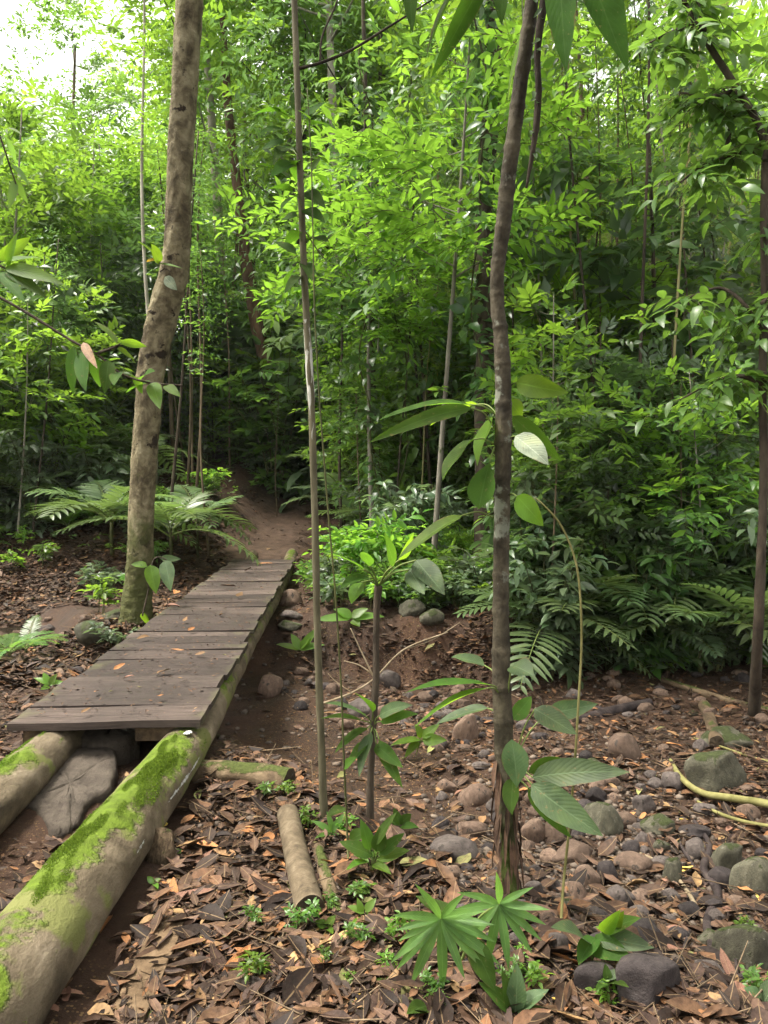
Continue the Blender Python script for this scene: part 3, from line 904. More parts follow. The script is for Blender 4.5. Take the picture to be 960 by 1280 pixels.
def slab(name, pts_px, thick, mat, label, lift=.05):
    """flat broken slab whose top outline passes through ground pixels"""
    g = np.array([G1(a, b) for a, b in pts_px])
    c = g.mean(0); g[:, 2] = c[2] + (g[:, 1] - c[1]) * .12 + lift
    g = smooth_path(np.vstack([g, g[:1]]), 5)[:-1]
    g = g + rng.normal(0, .006, g.shape) * [1, 1, .3]
    n = len(g); ctr = g.mean(0)
    rings = [ctr + (g - ctr) * q + [0, 0, .012 - .006 * q] + rng.normal(0, .005, g.shape) for q in (.2, .4, .6, .78, .93)] + [g + [0, 0, -.012], g + rng.normal(0, .012, g.shape) + [0, 0, -thick * .35], g + rng.normal(0, .012, g.shape) + [0, 0, -thick * .7], g + [0, 0, -thick]]
    V = np.vstack(rings + [[ctr + [0, 0, .015]]])
    Q = []
    for k in range(len(rings) - 1):
        for i in range(n):
            j = (i + 1) % n
            Q.append([k * n + i, (k + 1) * n + i, (k + 1) * n + j, k * n + j])
    mb = MB(); mb.add(V, [Q, [[i, (i + 1) % n, len(rings) * n] for i in range(n)]])
    o = mb.obj(name, mat, None, tuple(ctr)); tag(o, label, 'stone')


slab('stone_slab', [(24, 1012), (38, 975), (70, 958), (128, 955), (146, 962), (140, 990), (112, 1010), (92, 1040), (66, 1048), (48, 1018)], .16, M['slab'],
     'flat dark broken slab lying between the two log beams', .055)
slab('stone_block', [(92, 944), (98, 925), (160, 921), (172, 930), (168, 950), (130, 958)], .25, M['slab'], 'squared block of stone wedged under the front edge of the deck', .14)

# a field of smaller stones in the dry bed
poly_c = []
cand = 0
while len(poly_c) < 176 and cand < 6000:
    cand += 1
    px = R.uniform(545, 955); py = R.uniform(875, 1270)
    dens = math.exp(-((px - 725) / 95) ** 2) * math.exp(-((py - 1050) / 85) ** 2) + .16 * (py > 1130) + .10
    if R.random() > dens: continue
    if any(abs(px - q[0]) < (q[2] + 10) * .45 and abs(py - q[1]) < (q[3] + 8) * .45 for q in BIG): continue
    w = R.choice([15, 18, 20, 22, 26, 30, 34]) * (.6 + .4 * (py - 860) / 300)
    if any(math.hypot(px - q[0], (py - q[1]) * 1.4) < (w + q[2]) * .42 for q in poly_c): continue
    poly_c.append((px, py, w))
    stone(px, py, w, w * R.uniform(.6, .95), R.choice(['brown'] * 5 + ['grey'] * 4 + ['dark'] * 4 + ['moss']))
for (xa, ya, xb, yb, n) in ((355, 840, 425, 885, 16), (420, 855, 600, 905, 34), (545, 890, 625, 965, 16), (40, 770, 110, 850, 10), (690, 835, 950, 880, 16)):
    for _ in range(n):
        w = R.uniform(9, 20)
        stone(R.uniform(xa, xb), R.uniform(ya, yb), w, w * R.uniform(.55, .9), R.choice(['brown', 'brown', 'grey', 'dark']))

# gravel: nobody could count it
gm = MB()
n = 7600
px = rng.uniform(250, 1150, n * 3); py = rng.uniform(800, 1320, n * 3)
keep = rng.random(n * 3) < (np.exp(-((px - 740) / 130) ** 2 - ((py - 1050) / 110) ** 2) + .5 * np.exp(-((px - 470) / 110) ** 2 - ((py - 890) / 28) ** 2) + .10)
pp, hit = G(px[keep], py[keep]); pp = pp[hit]
v0, f0 = ICO1
for p in pp[:n]:
    s = rng.uniform(.006, .022) if rng.random() < .7 else rng.uniform(.018, .036)
    rot = Matrix.Rotation(rng.uniform(0, 6.28), 3, 'Z')
    v = (v0 * (1 + rng.normal(0, .10, (len(v0), 1)))) * np.array([s, s * rng.uniform(.6, 1), s * rng.uniform(.45, .8)])
    gm.add(v @ np.array(rot) + p + [0, 0, s * .2], [f0])
M['gravel'] = solid_mat('stream_gravel', [(.3, (.05, .04, .034)), (.55, (.10, .078, .06)), (.8, (.17, .13, .10))], 3, 5, .8, .3, .006, 60, island=1.2, var=False)
tag(gm.obj('gravel', M['gravel']), kind='stuff')

# ------------------------------------------------------------------ leaf litter
def litter(n, smin, smax, k, pyr, pxr=(-260, 1220), thin=None):
    px = rng.uniform(*pxr, n); py = rng.uniform(*pyr, n)
    p, hit = G(px, py); p = p[hit]; px = px[hit]; py = py[hit]
    x, y = p[:, 0], p[:, 1]
    keep = np.ones(len(p), bool)
    on_path = (np.abs(x - np.interp(y, [13, 15.5, 18, 20.5], [-2.15, -2.45, -2.75, -2.6])) < .6) & (y > 13) & (y < 21)
    keep &= ~(on_path & (rng.random(len(p)) < .45))
    mud = (np.hypot((x + .75) / .75, (y - 6.4) / 1.5) < 1) & (rng.random(len(p)) < .93)
    sand = (np.hypot((x - .25) / .75, (y - 5.0) / 1.1) < 1) & (rng.random(len(p)) < .75)
    mud |= (np.hypot((x + .35) / 1.3, (y - 8.9) / .6) < 1) & (rng.random(len(p)) < .8)
    clay = (np.hypot((x + 2.2) / .7, (y - 3.2) / .9) < 1) & (rng.random(len(p)) < .75)
    bed = np.exp(-((px - 725) / 105) ** 2 - ((py - 1050) / 95) ** 2) * .8
    pl = (px > 20) & (px < 150) & (py > 945) & (py < 1052)
    pud = np.hypot((x + 5) / 1.7, (y - 9.9) / .6) < 1
    keep &= ~mud & ~sand & ~clay & ~pud & ~pl & (rng.random(len(p)) > bed)
    # nothing falls inside the logs or through the deck
    bx = x + 1.58 + .0585 * (y - 4.3)
    keep &= ~((np.abs(bx - .42) < .15) & (y < 5)) & ~((np.abs(bx) < .55) & (y > 4.2) & (y < 13.5))
    p = p[keep]
    return p


def place_litter(mb, p, smin, smax, k, lift=.012, flatness=.35):
    n = len(p)
    az = rng.uniform(0, 6.283, n); el = rng.normal(0, flatness * .36, n)
    d = np.stack([np.cos(az) * np.cos(el), np.sin(az) * np.cos(el), np.sin(el)], -1)
    nr = nrmz(np.stack([rng.normal(0, flatness * .7, n), rng.normal(0, flatness * .7, n), np.ones(n)], -1))
    L = smin + (smax - smin) * rng.random(n) ** 2.3
    q = p + np.stack([np.zeros(n), np.zeros(n), lift + rng.random(n) * .03], -1) - d * (L / 2)[:, None]
    add_leaves(mb, q, d, nr, L, L * rng.uniform(.28, .62, n), rng.normal(.06, .22, n), rng.normal(.22, .34, n), k, 'lance', 0, .04 if k > 2 else 0)


lm = MB()
place_litter(lm, litter(14000, .05, .16, 3, (960, 1420)), .03, .165, 3)
place_litter(lm, litter(13000, .05, .16, 3, (800, 1000)), .035, .13, 2, .01)
place_litter(lm, litter(22000, .06, .16, 1, (610, 830)), .06, .17, 1, .015)
place_litter(lm, litter(9000, .06, .2, 1, (480, 650)), .08, .22, 1, .02)
place_litter(lm, litter(34000, .02, .06, 1, (860, 1420)), .012, .05, 1, .004)
place_litter(lm, litter(9000, .02, .06, 1, (640, 860)), .03, .08, 1, .006)
place_litter(lm, litter(14000, .06, .16, 1, (645, 860), (-120, 340)), .07, .17, 1, .015)
# crumbs on the deck
nb = 2600
u = rng.uniform(-.5, .5, nb); w = rng.uniform(.05, 9.1, nb)
bp = np.stack([-1.58 + u - .0585 * w, 4.3 + w, np.full(nb, BZ + .004)], -1)
place_litter(lm, bp, .006, .045, 1, .001, .12)
tag(lm.obj('leaf_litter', M['litter']), kind='stuff')

# seed husks that cover the sandy patch by the broken log
hm = MB()
px = rng.normal(430, 120, 9000); py = rng.normal(945, 48, 9000)
p, hit = G(px, np.clip(py, 860, 1150)); p = p[hit]
p2, hit = G(rng.uniform(60, 250, 2600), rng.uniform(1130, 1330, 2600)); p = np.vstack([p, p2[hit]])
bx = p[:, 0] + 1.58 + .0585 * (p[:, 1] - 4.3)
p = p[(bx > .62) | (p[:, 1] < 2)]
place_litter(hm, p, .007, .020, 1, .002, .3)
M['husk'] = litter_mat('seed_husk', [(0, (.09, .048, .022)), (.3, (.16, .085, .035)), (.55, (.24, .14, .055)), (.8, (.12, .07, .04)), (.93, (.34, .23, .10))])
tag(hm.obj('seed_husks', M['husk']), kind='stuff')

# fine fallen twigs
tm = MB()
p, hit = G(rng.uniform(-100, 1100, 1900), rng.uniform(640, 1400, 1900)); p = p[hit]
bx = p[:, 0] + 1.58 + .0585 * (p[:, 1] - 4.3)
p = p[~((np.abs(bx) < .75) & (p[:, 1] < 13.6))]
az = rng.uniform(0, 6.28, len(p)); L = rng.uniform(.06, .35, len(p))
dd = np.stack([np.cos(az), np.sin(az), rng.normal(.05, .08, len(p))], -1)
add_sticks(tm, p + [0, 0, .015], p + [0, 0, .02] + dd * L[:, None], rng.uniform(.0015, .005, len(p)))
M['twig_dark'] = solid_mat('fallen_twig', [(.3, (.06, .04, .025)), (.7, (.20, .145, .09))], 20, 4, .85, .3, .004, 70, island=.8, var=False)
tag(tm.obj('twig_litter', M['twig_dark']), kind='stuff')

# ---- the larger fallen leaves, one object each
DEAD = []
for k in range(6):
    mb = MB()
    add_leaves(mb, [[-.5, 0, .03]], [[1, 0, [.1, -.05, .2, .0, .12, .05][k]]], [[0, [.2, -.3, .1, .4, -.1, 0][k], 1]], 1.0, [.36, .42, .30, .46, .34, .40][k],
               [.2, -.1, .35, .12, .3, -.2][k], [.35, .5, -.4, .3, .6, .2][k], 7, ['lance', 'ovate'][k % 2], 0, .05, [.1, -.15, .2, 0, .25, -.1][k])
    DEAD.append(mb.mesh('fallen_leaf', M['leaf_orange']))
dead_objs = []


def dead_leaf(px, py, length, mk, ang=None, label=None, on=None):
    p = G1(px, py) if on is None else np.asarray(on)
    d = pix(p)[2]
    o = bpy.data.objects.new('fallen_leaf', DEAD[R.randrange(6)]); COL.objects.link(o)
    s = length / FPX * d
    o.scale = (s, s, s * R.uniform(.7, 1.2)); o.location = (p[0], p[1], p[2] + .02)
    o.rotation_euler = (R.uniform(-.25, .25), R.uniform(-.2, .2), R.uniform(0, 6.28) if ang is None else ang)
    o.material_slots[0].link = 'OBJECT'; o.material_slots[0].material = M['leaf_' + mk]
    tag(o, label, 'fallen leaf')
    if label is None:
        dead_objs.append((o, mk, px, py))
    return o


dead_leaf(236, 1130, 62, 'pink', .1, 'broad curled pinkish dead leaf lying in the litter right of the mossy log')
dead_leaf(298, 1215, 60, 'orange', 1.0, 'long orange dead leaf stacked on others at the bottom edge')
dead_leaf(290, 1188, 50, 'orange', .8, 'narrow orange-brown leaf lying above the stack of orange leaves')
dead_leaf(308, 1250, 58, 'tan', .5, 'tan curled leaf beneath the long orange leaf')
dead_leaf(80, 1248, 50, 'pink', .3, 'crumpled reddish dead leaf against the end of the mossy log')
dead_leaf(116, 970, 30, 'orange', 1.5, 'slim orange leaf lying on the flat dark slab')
dead_leaf(72, 927, 32, 'orange', 1.5, 'orange leaf stuck upright beside the block under the deck')
dead_leaf(918, 1250, 74, 'pink', 1.9, 'largest dead brown leaf standing upright below the olive boulder')
dead_leaf(700, 1256, 22, 'yellow', 0, 'bright yellow round leaf on the ground under the low veined plant')
dead_leaf(852, 1095, 30, 'yellow', 0, 'pale yellow leaf on the tan stone in the stream bed')
dead_leaf(798, 992, 20, 'green', 1.2, 'small pale green leaf fallen between stones above the flat green stone')
dead_leaf(855, 1028, 12, 'yellow', 0, 'tiny yellow leaf at the foot of the olive root')
dead_leaf(330, 1118, 34, 'orange', 1.2, 'slender orange leaf lying upright of the lying sawn log')
dead_leaf(258, 1062, 44, 'orange', -.2, 'orange leaf in the litter below the short broken log')
dead_leaf(247, 998, 30, 'green', 1.9, 'olive green leaf by the paint-streaked side of the log')
for (px, py) in ((108, 893), (220, 742), (215, 760), (160, 850), (262, 722), (310, 715), (285, 735), (240, 790), (180, 800), (250, 820), (120, 868), (200, 875), (275, 770), (232, 778), (300, 748), (330, 705), (205, 842), (150, 838), (222, 815)):
    g = P(px, py, 1.0) - CAM
    t = (BZ + .012 - CAM[2]) / g[2]
    dead_leaf(px, py, R.uniform(12, 22), R.choice(['orange', 'pink', 'tan']), None, None, CAM + g * t)
n_dead = 0
while n_dead < 190:
    px, py = R.uniform(60, 950), R.uniform(885, 1275)
    if R.random() > (1.0 if px < 420 and py > 960 else .45): continue
    if px < 250 - (py - 900) * .62 + 30: continue
    if 240 < px < 400 and 850 < py < 950: continue
    dead_leaf(px, py, R.uniform(20, 46) * (.5 + .5 * (py - 850) / 420), R.choice(['orange', 'orange', 'orange', 'orange', 'pink', 'pink', 'tan', 'tan', 'dark', 'dark', 'green' if R.random() < .25 else 'pink', 'yellow' if R.random() < .25 else 'tan']))
    n_dead += 1

# ------------------------------------------------------------------ logs and wood on the ground
def lying_log(name, pts, r, mats, label, cat='log', rough=.09, seed=1, sides=28, dz=.6, ends=True):
    """pts: ground pixels along the log"""
    g = np.array([G1(a, b) for a, b in pts]); rr = np.broadcast_to(np.asarray(r, float), (len(g),))
    g[:, 2] += rr * dz
    path = smooth_path(np.column_stack([g, rr]), 10 if len(g) > 2 else 16)
    mb = MB()
    add_tube(mb, path[:, :3], path[:, 3], sides, 0, False, rough, seed)
    if ends:
        nn = len(path)
        for e, s in ((0, -1), (nn - 1, 1)):
            p = mb.v[0][e * sides:(e + 1) * sides]
            ids = np.arange(sides); nx_ = (ids + 1) % sides
            c = p.mean(0)
            inner = c + (p - c) * .55 + rng.normal(0, .004, p.shape)
            V = np.vstack([p, inner, [c]])
            f = [np.stack([nx_, ids, ids + sides, nx_ + sides], -1)]
            f2 = np.stack([nx_ + sides, ids + sides, np.full(sides, 2 * sides)], -1)
            if s > 0:
                f = [f[0][:, ::-1]]; f2 = f2[:, ::-1]
            mb.add(V, f + [f2], None, 1)
    o = mb.obj(name, mats, None, tuple(path[0, :3]))
    return tag(o, label, cat)


lying_log('broken_log', [(246, 972), (300, 976), (362, 986)], [.062, .066, .07], [M['deadwood'], M['endgrain']], 'short rotting broken log lying across the litter beside the mossy beam', seed=2, rough=.16)
lying_log('sawn_log', [(360, 1025), (372, 1085), (388, 1150)], [.052, .055, .060], [M['sawnbark'], M['endgrain']], 'smooth brown sawn log lying lengthwise in the litter by the slender pole', seed=3, rough=.05)
lying_log('mossy_branch', [(398, 1066), (410, 1110), (424, 1150)], [.028, .03, .026], [M['deadwood'], M['endgrain']], 'thin mossy fallen branch behind the sawn log', seed=4)
lying_log('black_log', [(718, 905), (765, 893), (812, 882)], [.035, .05, .045], [M['wetlog'], M['endgrain']], 'black wet fallen log on the leafy side of the stream bed', seed=5, rough=.14)
lying_log('wood_stump', [(880, 885), (888, 905), (896, 935)], [.05, .05, .06], [M['deadwood'], M['endgrain']], 'dark rotting stub of wood standing behind the wedge-shaped mossy stone', seed=6, rough=.14)
lying_log('fallen_branch', [(828, 852), (870, 866), (915, 880), (990, 900)], [.03, .034, .036, .04], [M['deadwood'], M['endgrain']], 'long brown fallen branch at the dark back edge of the stream bed', seed=7)
lying_log('olive_root', [(838, 956), (852, 984), (878, 1004), (915, 1012), (965, 1022), (1020, 1040)], [.012, .02, .022, .024, .026, .03], [M['root'], M['root']], 'smooth olive green root curving around the large mossy boulder', 'root', .05, 8, 16, 3.2)
lying_log('side_root', [(872, 1006), (895, 1022), (930, 1034), (975, 1042)], [.008, .012, .012, .012], [M['root'], M['root']], 'thinner root running below the olive green root', 'root', .05, 9, 12, 3.0)
lying_log('thin_root', [(868, 925), (905, 938), (940, 950), (980, 960)], [.007, .009, .009, .01], [M['root'], M['root']], 'thin pale root crossing behind the large mossy boulder', 'root', .05, 9, 12, 2.5)
lying_log('root_snag', [(868, 1030), (886, 1062), (880, 1095), (897, 1125), (884, 1160), (890, 1200), (878, 1240)], [.012, .018, .022, .024, .02, .018, .012], [M['wetlog'], M['endgrain']], 'dark forked dead root running down between leaves and the olive boulders', 'root', .14, 11, 16, 1.6)
lying_log('root_tangle', [(800, 1070), (835, 1090), (862, 1125), (880, 1160)], [.007, .010, .011, .010], [M['twig'], M['twig']], 'pale thin root joining the dark forked dead root', 'root', .1, 12, 10, 2.4)
for k_, (a_, b_, c_) in enumerate((((884, 1080), (915, 1110), (935, 1150)), ((890, 1130), (862, 1170), (850, 1215)), ((886, 1160), (915, 1190), (922, 1225)), ((850, 1060), (872, 1100), (868, 1150)))):
    lying_log('dead_root', [a_, b_, c_], [.011, .009, .005], [M['wetlog'], M['wetlog']], ['dark side root crossing towards the pale olive cobble', 'dark side root bending towards the blackish stones', 'short dark side root ending by the largest olive boulder', 'dark thin root lying along the forked dead root'][k_], 'root', .2, 20 + k_, 9, 2.0)
# splinter of fresh wood and the half-buried board
def board(name, a, b, w, th, mat, label, cat, lift=.02, ragged=0.03):
    pa, pb = G1(*a), G1(*b)
    d = pb - pa; L = np.linalg.norm(d); d = d / L; s = nrmz(np.cross(d, [0, 0, 1])); u = np.cross(s, d)
    n = 16; V = []
    for i in range(n):
        t = i / (n - 1)
        for (k, q) in ((-1, 1), (1, 1), (1, -1), (-1, -1)):
            ww = w * (1 - .25 * ragged * 10 * (t > .85) * R.random()) * (1 + R.uniform(-ragged, ragged)) / 2
            V.append(pa + d * (L * t + (R.uniform(-ragged, ragged) if i in (0, n - 1) else 0)) + s * ww * k + u * (th / 2 * q + lift) + u * R.uniform(-.002, .002))
    Q = []
    for i in range(n - 1):
        for k in range(4):
            Q.append([4 * i + k, 4 * i + (k + 1) % 4, 4 * i + 4 + (k + 1) % 4, 4 * i + 4 + k])
    Q += [[3, 2, 1, 0], [4 * n - 4, 4 * n - 3, 4 * n - 2, 4 * n - 1]]
    mb = MB(); mb.add(V, [Q])
    tag(mb.obj(name, mat, None, tuple(pa), smooth=False), label, cat)


board('wood_splinter', (374, 1202), (452, 1168), .045, .014, M['splinter'], 'yellow-orange split of fresh wood lying in front of the sawn log', 'wood splinter', .02, .10)
board('buried_board', (150, 1300), (214, 1158), .115, .05, M['cutwood'], 'half-buried weathered board sunk in the litter beside the mossy log', 'board', .005, .03)
tagw = stone(200, 1056, 42, 62, 'brown', 'wood stub', 'wood_stub', 'squat stub of wood wedged against the underside of the mossy log', None, 3)
tagw.material_slots[0].material = M['deadwood']
# ------------------------------------------------------------------ plants close to the viewer, leaf by leaf
def leaf_part(name, a, b, width, parent, mat, arch=.10, roll=0.0, fold=.30, k=9, prof='ovate', origin=(0, 0, 0), petiole=None, pr=.0025, wave=.035, sbend=None, label=None, up=(0, 0, 1)):
    """one big leaf from world point a to tip b; a petiole (its own mesh data) runs from the stem to a"""
    a = np.asarray(a, float); b = np.asarray(b, float)
    L = np.linalg.norm(b - a); d = (b - a) / L
    u0 = nrmz(np.asarray(up, float) * .75 + nrmz(CAM - a) * .65)
    if abs(d @ u0) > .93: u0 = nrmz(CAM - a)
    side = nrmz(np.cross(d, u0)); nn = np.cross(side, d)
    nn = nn * math.cos(roll) + side * math.sin(roll)
    mb = MB()
    # arch: leave the chord on the upper side and come back to the tip
    dd = nrmz(d + nn * arch * 1.6)
    tipdrop = arch * 1.6
    add_leaves(mb, [a], [dd], [nn], L, width, tipdrop, fold, k, prof, 0, wave, R.uniform(-.08, .08) if sbend is None else sbend)
    mats = [mat]
    if petiole is not None:
        p0 = np.asarray(petiole, float)
        m = (p0 + a) / 2 + np.array([0, 0, .12]) * np.linalg.norm(a - p0) 
        add_tube(mb, smooth_path([p0, m, a + dd * .01 * L], 6), pr, 6, 1)
        mats = [mat, M['petiole']]
    o = mb.obj(name, mats, parent, origin)
    if label: o['label'] = label
    return o


def trunk_part(name, pts, radii, mat, parent, origin, sides=20, rough=.05, seed=1, sub=8, ring=None, bark=0.0):
    path = smooth_path(np.column_stack([np.asarray(pts), np.asarray(radii)]), sub)
    rg = None
    if ring:
        ln = np.concatenate([[0], np.cumsum(np.linalg.norm(np.diff(path[:, :3], axis=0), axis=1))])
        rg = np.maximum(0, np.sin(ln * ring + .8 * np.sin(ln * 7))) ** 10 * .10
    mb = MB(); add_tube(mb, path[:, :3], path[:, 3], sides, 0, True, rough, seed, rg, bark)
    return mb.obj(name, mat, parent, origin)


# ---- ringed trunk with big leaves (right of centre)
D0 = 3.0
base = G1(645, 1185); o0 = tuple(base)
RT = thing('ringed_tree', 'slim brown ring-scarred tree with very large drooping leaves standing by the palmate plant', 'tree', o0)
tp = [(base - [0, 0, .08])] + [P(x, y, d) for x, y, d in ((639, 1110, 3.0), (634, 1020, 3.0), (630, 930, 3.0), (627, 850, 3.0), (626, 760, 3.0), (627, 660, 2.99), (629, 560, 2.98), (629, 480, 2.97), (626, 420, 2.96), (622, 380, 2.96),
                                                 (622, 335, 2.95), (629, 280, 2.93), (638, 200, 2.9), (650, 110, 2.87), (664, 10, 2.82), (676, -90, 2.78), (684, -170, 2.75))]
tr = [.040, .034, .034, .036, .034, .032, .031, .031, .030, .0285, .027, .027, .028, .028, .027, .025, .021, .012]
trunk_part('trunk', tp, tr, M['bark_ring'], RT, o0, 32, .06, 3, 30, 46, .028)
# moss and dead sheath on the foot of the trunk
mb = MB()
for k in range(70):
    t = R.random(); i = int(t * 2.99); q = np.array(tp[i]) * (1 - (t * 3 - i)) + np.array(tp[i + 1]) * (t * 3 - i)
    ang = R.uniform(0, 6.28); rr = .032
    a_ = q + np.array([math.cos(ang), math.sin(ang), 0]) * rr
    add_leaves(mb, [a_], [[math.cos(ang) * .25, math.sin(ang) * .25, -1]], [[math.cos(ang), math.sin(ang), .2]], R.uniform(.08, .2), R.uniform(.012, .03), .1, .5, 3, 'strap')
mb.obj('leaf_sheath', M['leaf_dark'], RT, o0)
# vine that climbs the upper trunk
vp = [P(x, y, 2.86) for x, y in ((612, 700), (640, 640), (622, 590), (640, 520))]
vine = thing('climbing_vine', 'dark thin vine twisting up the top of the ringed trunk', 'vine', tuple(P(676, 170, 2.85)))
vv = [P(x, y, d) for x, y, d in ((658, 235, 2.86), (668, 175, 2.84), (673, 120, 2.82), (672, 60, 2.8), (679, 5, 2.78), (684, -60, 2.76), (690, -130, 2.75))]
trunk_part('stem', vv, [.005, .010, .013, .012, .014, .012, .006], M['bark_dark'], vine, tuple(P(676, 170, 2.85)), 10, .25, 5)
mb = MB()
for k in range(26):
    q = vv[R.randrange(1, 6)] + np.array([R.gauss(0, .012), R.gauss(0, .012), R.uniform(-.05, .05)])
    add_leaves(mb, [q], [[R.gauss(0, 1), R.gauss(0, 1), -.8]], [[0, -1, .3]], R.uniform(.02, .045), .018, .2, .3, 2)
mb.obj('foliage', M['dark'], vine, tuple(P(676, 170, 2.85)))

top = np.array(tp[-1])
def L_(a, b, w, mat, arch=.1, roll=0., d=D0, d2=None, pet=None, fold=.28, prof='ovate', k=9, parent=RT, org=o0, pr=.003, label=None, name='leaf'):
    A = P(a[0], a[1], d); B = P(b[0], b[1], d if d2 is None else d2)
    if pet is not None:
        pet = P(pet[0], pet[1], pet[2] if len(pet) > 2 else D0)
    return leaf_part(name, A, B, w / FPX * d, parent, M[mat], arch, roll, fold, k, prof, org, pet, pr, label=label)


tc = (680, -110, 2.77)
L_((700, -60), (703, 92), 40, 'broad_dark', .04, .2, 2.6, 2.5, tc)
L_((728, -60), (771, 90), 52, 'broad_dark', .05, -.2, 2.55, 2.45, tc)
L_((512, -90), (512, 42), 30, 'broad_dark', .04, .3, 2.7, 2.65, tc)
L_((600, -60), (533, 76), 30, 'broad_dark', .10, .9, 2.65, 2.55, tc)
L_((612, -40), (540, 96), 26, 'broad_dark', .12, -.6, 2.72, 2.65, tc)
L_((640, -60), (622, 30), 34, 'broad_dark', .15, .4, 2.6, 2.6, tc)
L_((672, -10), (636, 128), 22, 'broad_light', .08, 1.0, 2.9, 2.95, tc)
L_((575, -80), (470, 10), 34, 'broad_dark', .15, .1, 2.6, 2.6, tc)
L_((760, -90), (840, -20), 40, 'broad', .2, 0, 2.6, 2.5, tc)
L_((650, -120), (640, -260), 44, 'broad', .2, 0, 2.9, 3.2, tc)
L_((720, -150), (800, -260), 44, 'broad', .2, 0, 2.7, 2.9, tc)
# the leaves in the middle of the trunk
L_((588, 506), (478, 524), 24, 'broad', .16, .35, 2.95, 2.80, (621, 520))
L_((590, 510), (462, 545), 20, 'broad', .20, -.5, 2.85, 2.68, (621, 540))
L_((597, 505), (538, 532), 30, 'broad_light', .10, .9, 3.1, 3.1, (622, 518))
L_((592, 549), (553, 600), 42, 'broad', .12, .7, 2.95, 2.9, (618, 556))
L_((616, 520), (598, 582), 36, 'broad_light', .08, .9, 3.0, 2.95, (624, 515))
L_((612, 578), (598, 636), 40, 'broad', .05, .3, 2.95, 2.9, (622, 552), prof='obov')
L_((578, 644), (503, 700), 26, 'broad_light', .12, .35, 2.92, 2.8, (619, 648))
L_((645, 478), (708, 493), 30, 'broad_light', .16, .9, 2.95, 2.85, (636, 487))
L_((640, 520), (704, 572), 26, 'broad', .12, .9, 3.05, 3.0, (633, 522))
L_((644, 545), (686, 580), 34, 'silver', .08, .15, 2.9, 2.85, (634, 556), label='pale silvery leaf among the dark green ones')
L_((637, 500), (652, 522), 22, 'broad_light', .1, .6, 3.05, 3.05, (632, 500))
L_((646, 620), (681, 655), 30, 'broad_light', .12, .8, 2.9, 2.85, (634, 622))
# leaf rosette lower on the trunk
L_((646, 985), (644, 924), 36, 'broad_grey', .02, .1, 2.80, 2.82, (642, 960, 2.98), prof='obov')
L_((665, 972), (782, 962), 36, 'broad_grey', .18, .4, 2.85, 2.7, (640, 965))
L_((664, 980), (748, 1050), 40, 'broad_grey', .12, .5, 2.8, 2.65, (640, 972))
L_((660, 985), (716, 1045), 22, 'broad', .10, 1.0, 2.85, 2.75, (640, 978))
L_((642, 972), (638, 1018), 28, 'broad', .06, .6, 2.85, 2.8, (640, 968))
L_((668, 886), (718, 920), 30, 'broad_grey', .14, .3, 2.9, 2.8, (641, 960))
L_((684, 892), (746, 884), 26, 'broad_grey', .16, .6, 3.1, 3.05, (641, 955))
L_((660, 965), (700, 945), 20, 'broad', .1, .8, 3.1, 3.2, (641, 958))
L_((612, 856), (508, 866), 26, 'broad', .14, .5, 2.95, 2.85, (627, 868))
L_((610, 860), (520, 908), 26, 'broad_light', .14, .7, 2.9, 2.8, (627, 872))
L_((606, 832), (565, 822), 26, 'broad_grey', .14, .3, 3.1, 3.1, (627, 856))
L_((640, 832), (668, 844), 32, 'broad_grey', .12, .1, 2.9, 2.8, (634, 880))
L_((640, 900), (665, 872), 22, 'broad', .1, .5, 3.1, 3.2, (632, 905))
L_((610, 885), (545, 905), 22, 'broad_grey', .12, .3, 3.05, 3.1, (628, 900))

# ---- slender pole with a spray of dark leaves
base = G1(405, 1022); o0 = tuple(base)
SP = thing('slender_pole_tree', 'slender pale pole of a sapling, whitish in the middle, just right of the bridge', 'sapling', o0)
dS = pix(base)[2]
pts = [base - [0, 0, .05]] + [P(x, y, dS) for x, y in ((403, 960), (399, 860), (396, 760), (394, 660), (392, 590), (389, 500), (385, 430), (380, 340), (377, 260), (374, 180), (371, 90), (368, 0), (366, -100))]
trunk_part('trunk', pts, [.023] + list(np.linspace(.0185, .015, 13)), M['bark_pole'], SP, o0, 16, .05, 2, 20, None, .03)
mb = MB()                                   # pale lichen sleeve on the middle of the stem
pp_ = smooth_path([P(x, y, dS) for x, y in ((391, 562), (389, 500), (385, 430), (383, 400))], 6)
add_tube(mb, pp_, .0169, 14, 0, False, .12, 4, None, .05)
M['lichen'] = solid_mat('pale_lichen_bark', [(.3, (.26, .25, .20)), (.6, (.42, .41, .36)), (.85, (.5, .49, .45))], 18, 6, .8, .4, .003, 80, var=False)
mb.obj('lichen', M['lichen'], SP, o0)
for (a, b, w) in (((352, 140), (312, 145), 15), ((358, 150), (330, 128), 13), ((358, 165), (330, 168), 12), ((356, 178), (325, 190), 13), ((360, 186), (335, 204), 12), ((380, 150), (410, 128), 16), ((384, 158), (418, 162), 16), ((372, 140), (373, 112), 15),
                  ((366, 205), (340, 222), 14), ((372, 200), (368, 228), 13), ((384, 195), (412, 205), 15), ((386, 215), (414, 238), 15), ((364, 225), (318, 205), 12), ((366, 240), (332, 238), 13), ((384, 240), (404, 262), 14), ((372, 245), (352, 262), 13),
                  ((380, 262), (404, 280), 14), ((372, 270), (345, 282), 14), ((376, 290), (358, 310), 13), ((378, 330), (392, 352), 14), ((374, 330), (356, 360), 13), ((384, 300), (414, 302), 13), ((370, 318), (340, 302), 12), ((378, 345), (362, 366), 12)):
    L_(a, b, w * 1.35, 'broad_dark', .12, R.uniform(-.4, .7), dS + R.uniform(-.15, .15), dS + R.uniform(-.3, .3), ((376 + R.uniform(-2, 2)), a[1] + R.uniform(0, 30), dS), k=5, parent=SP, org=o0, pr=.002)
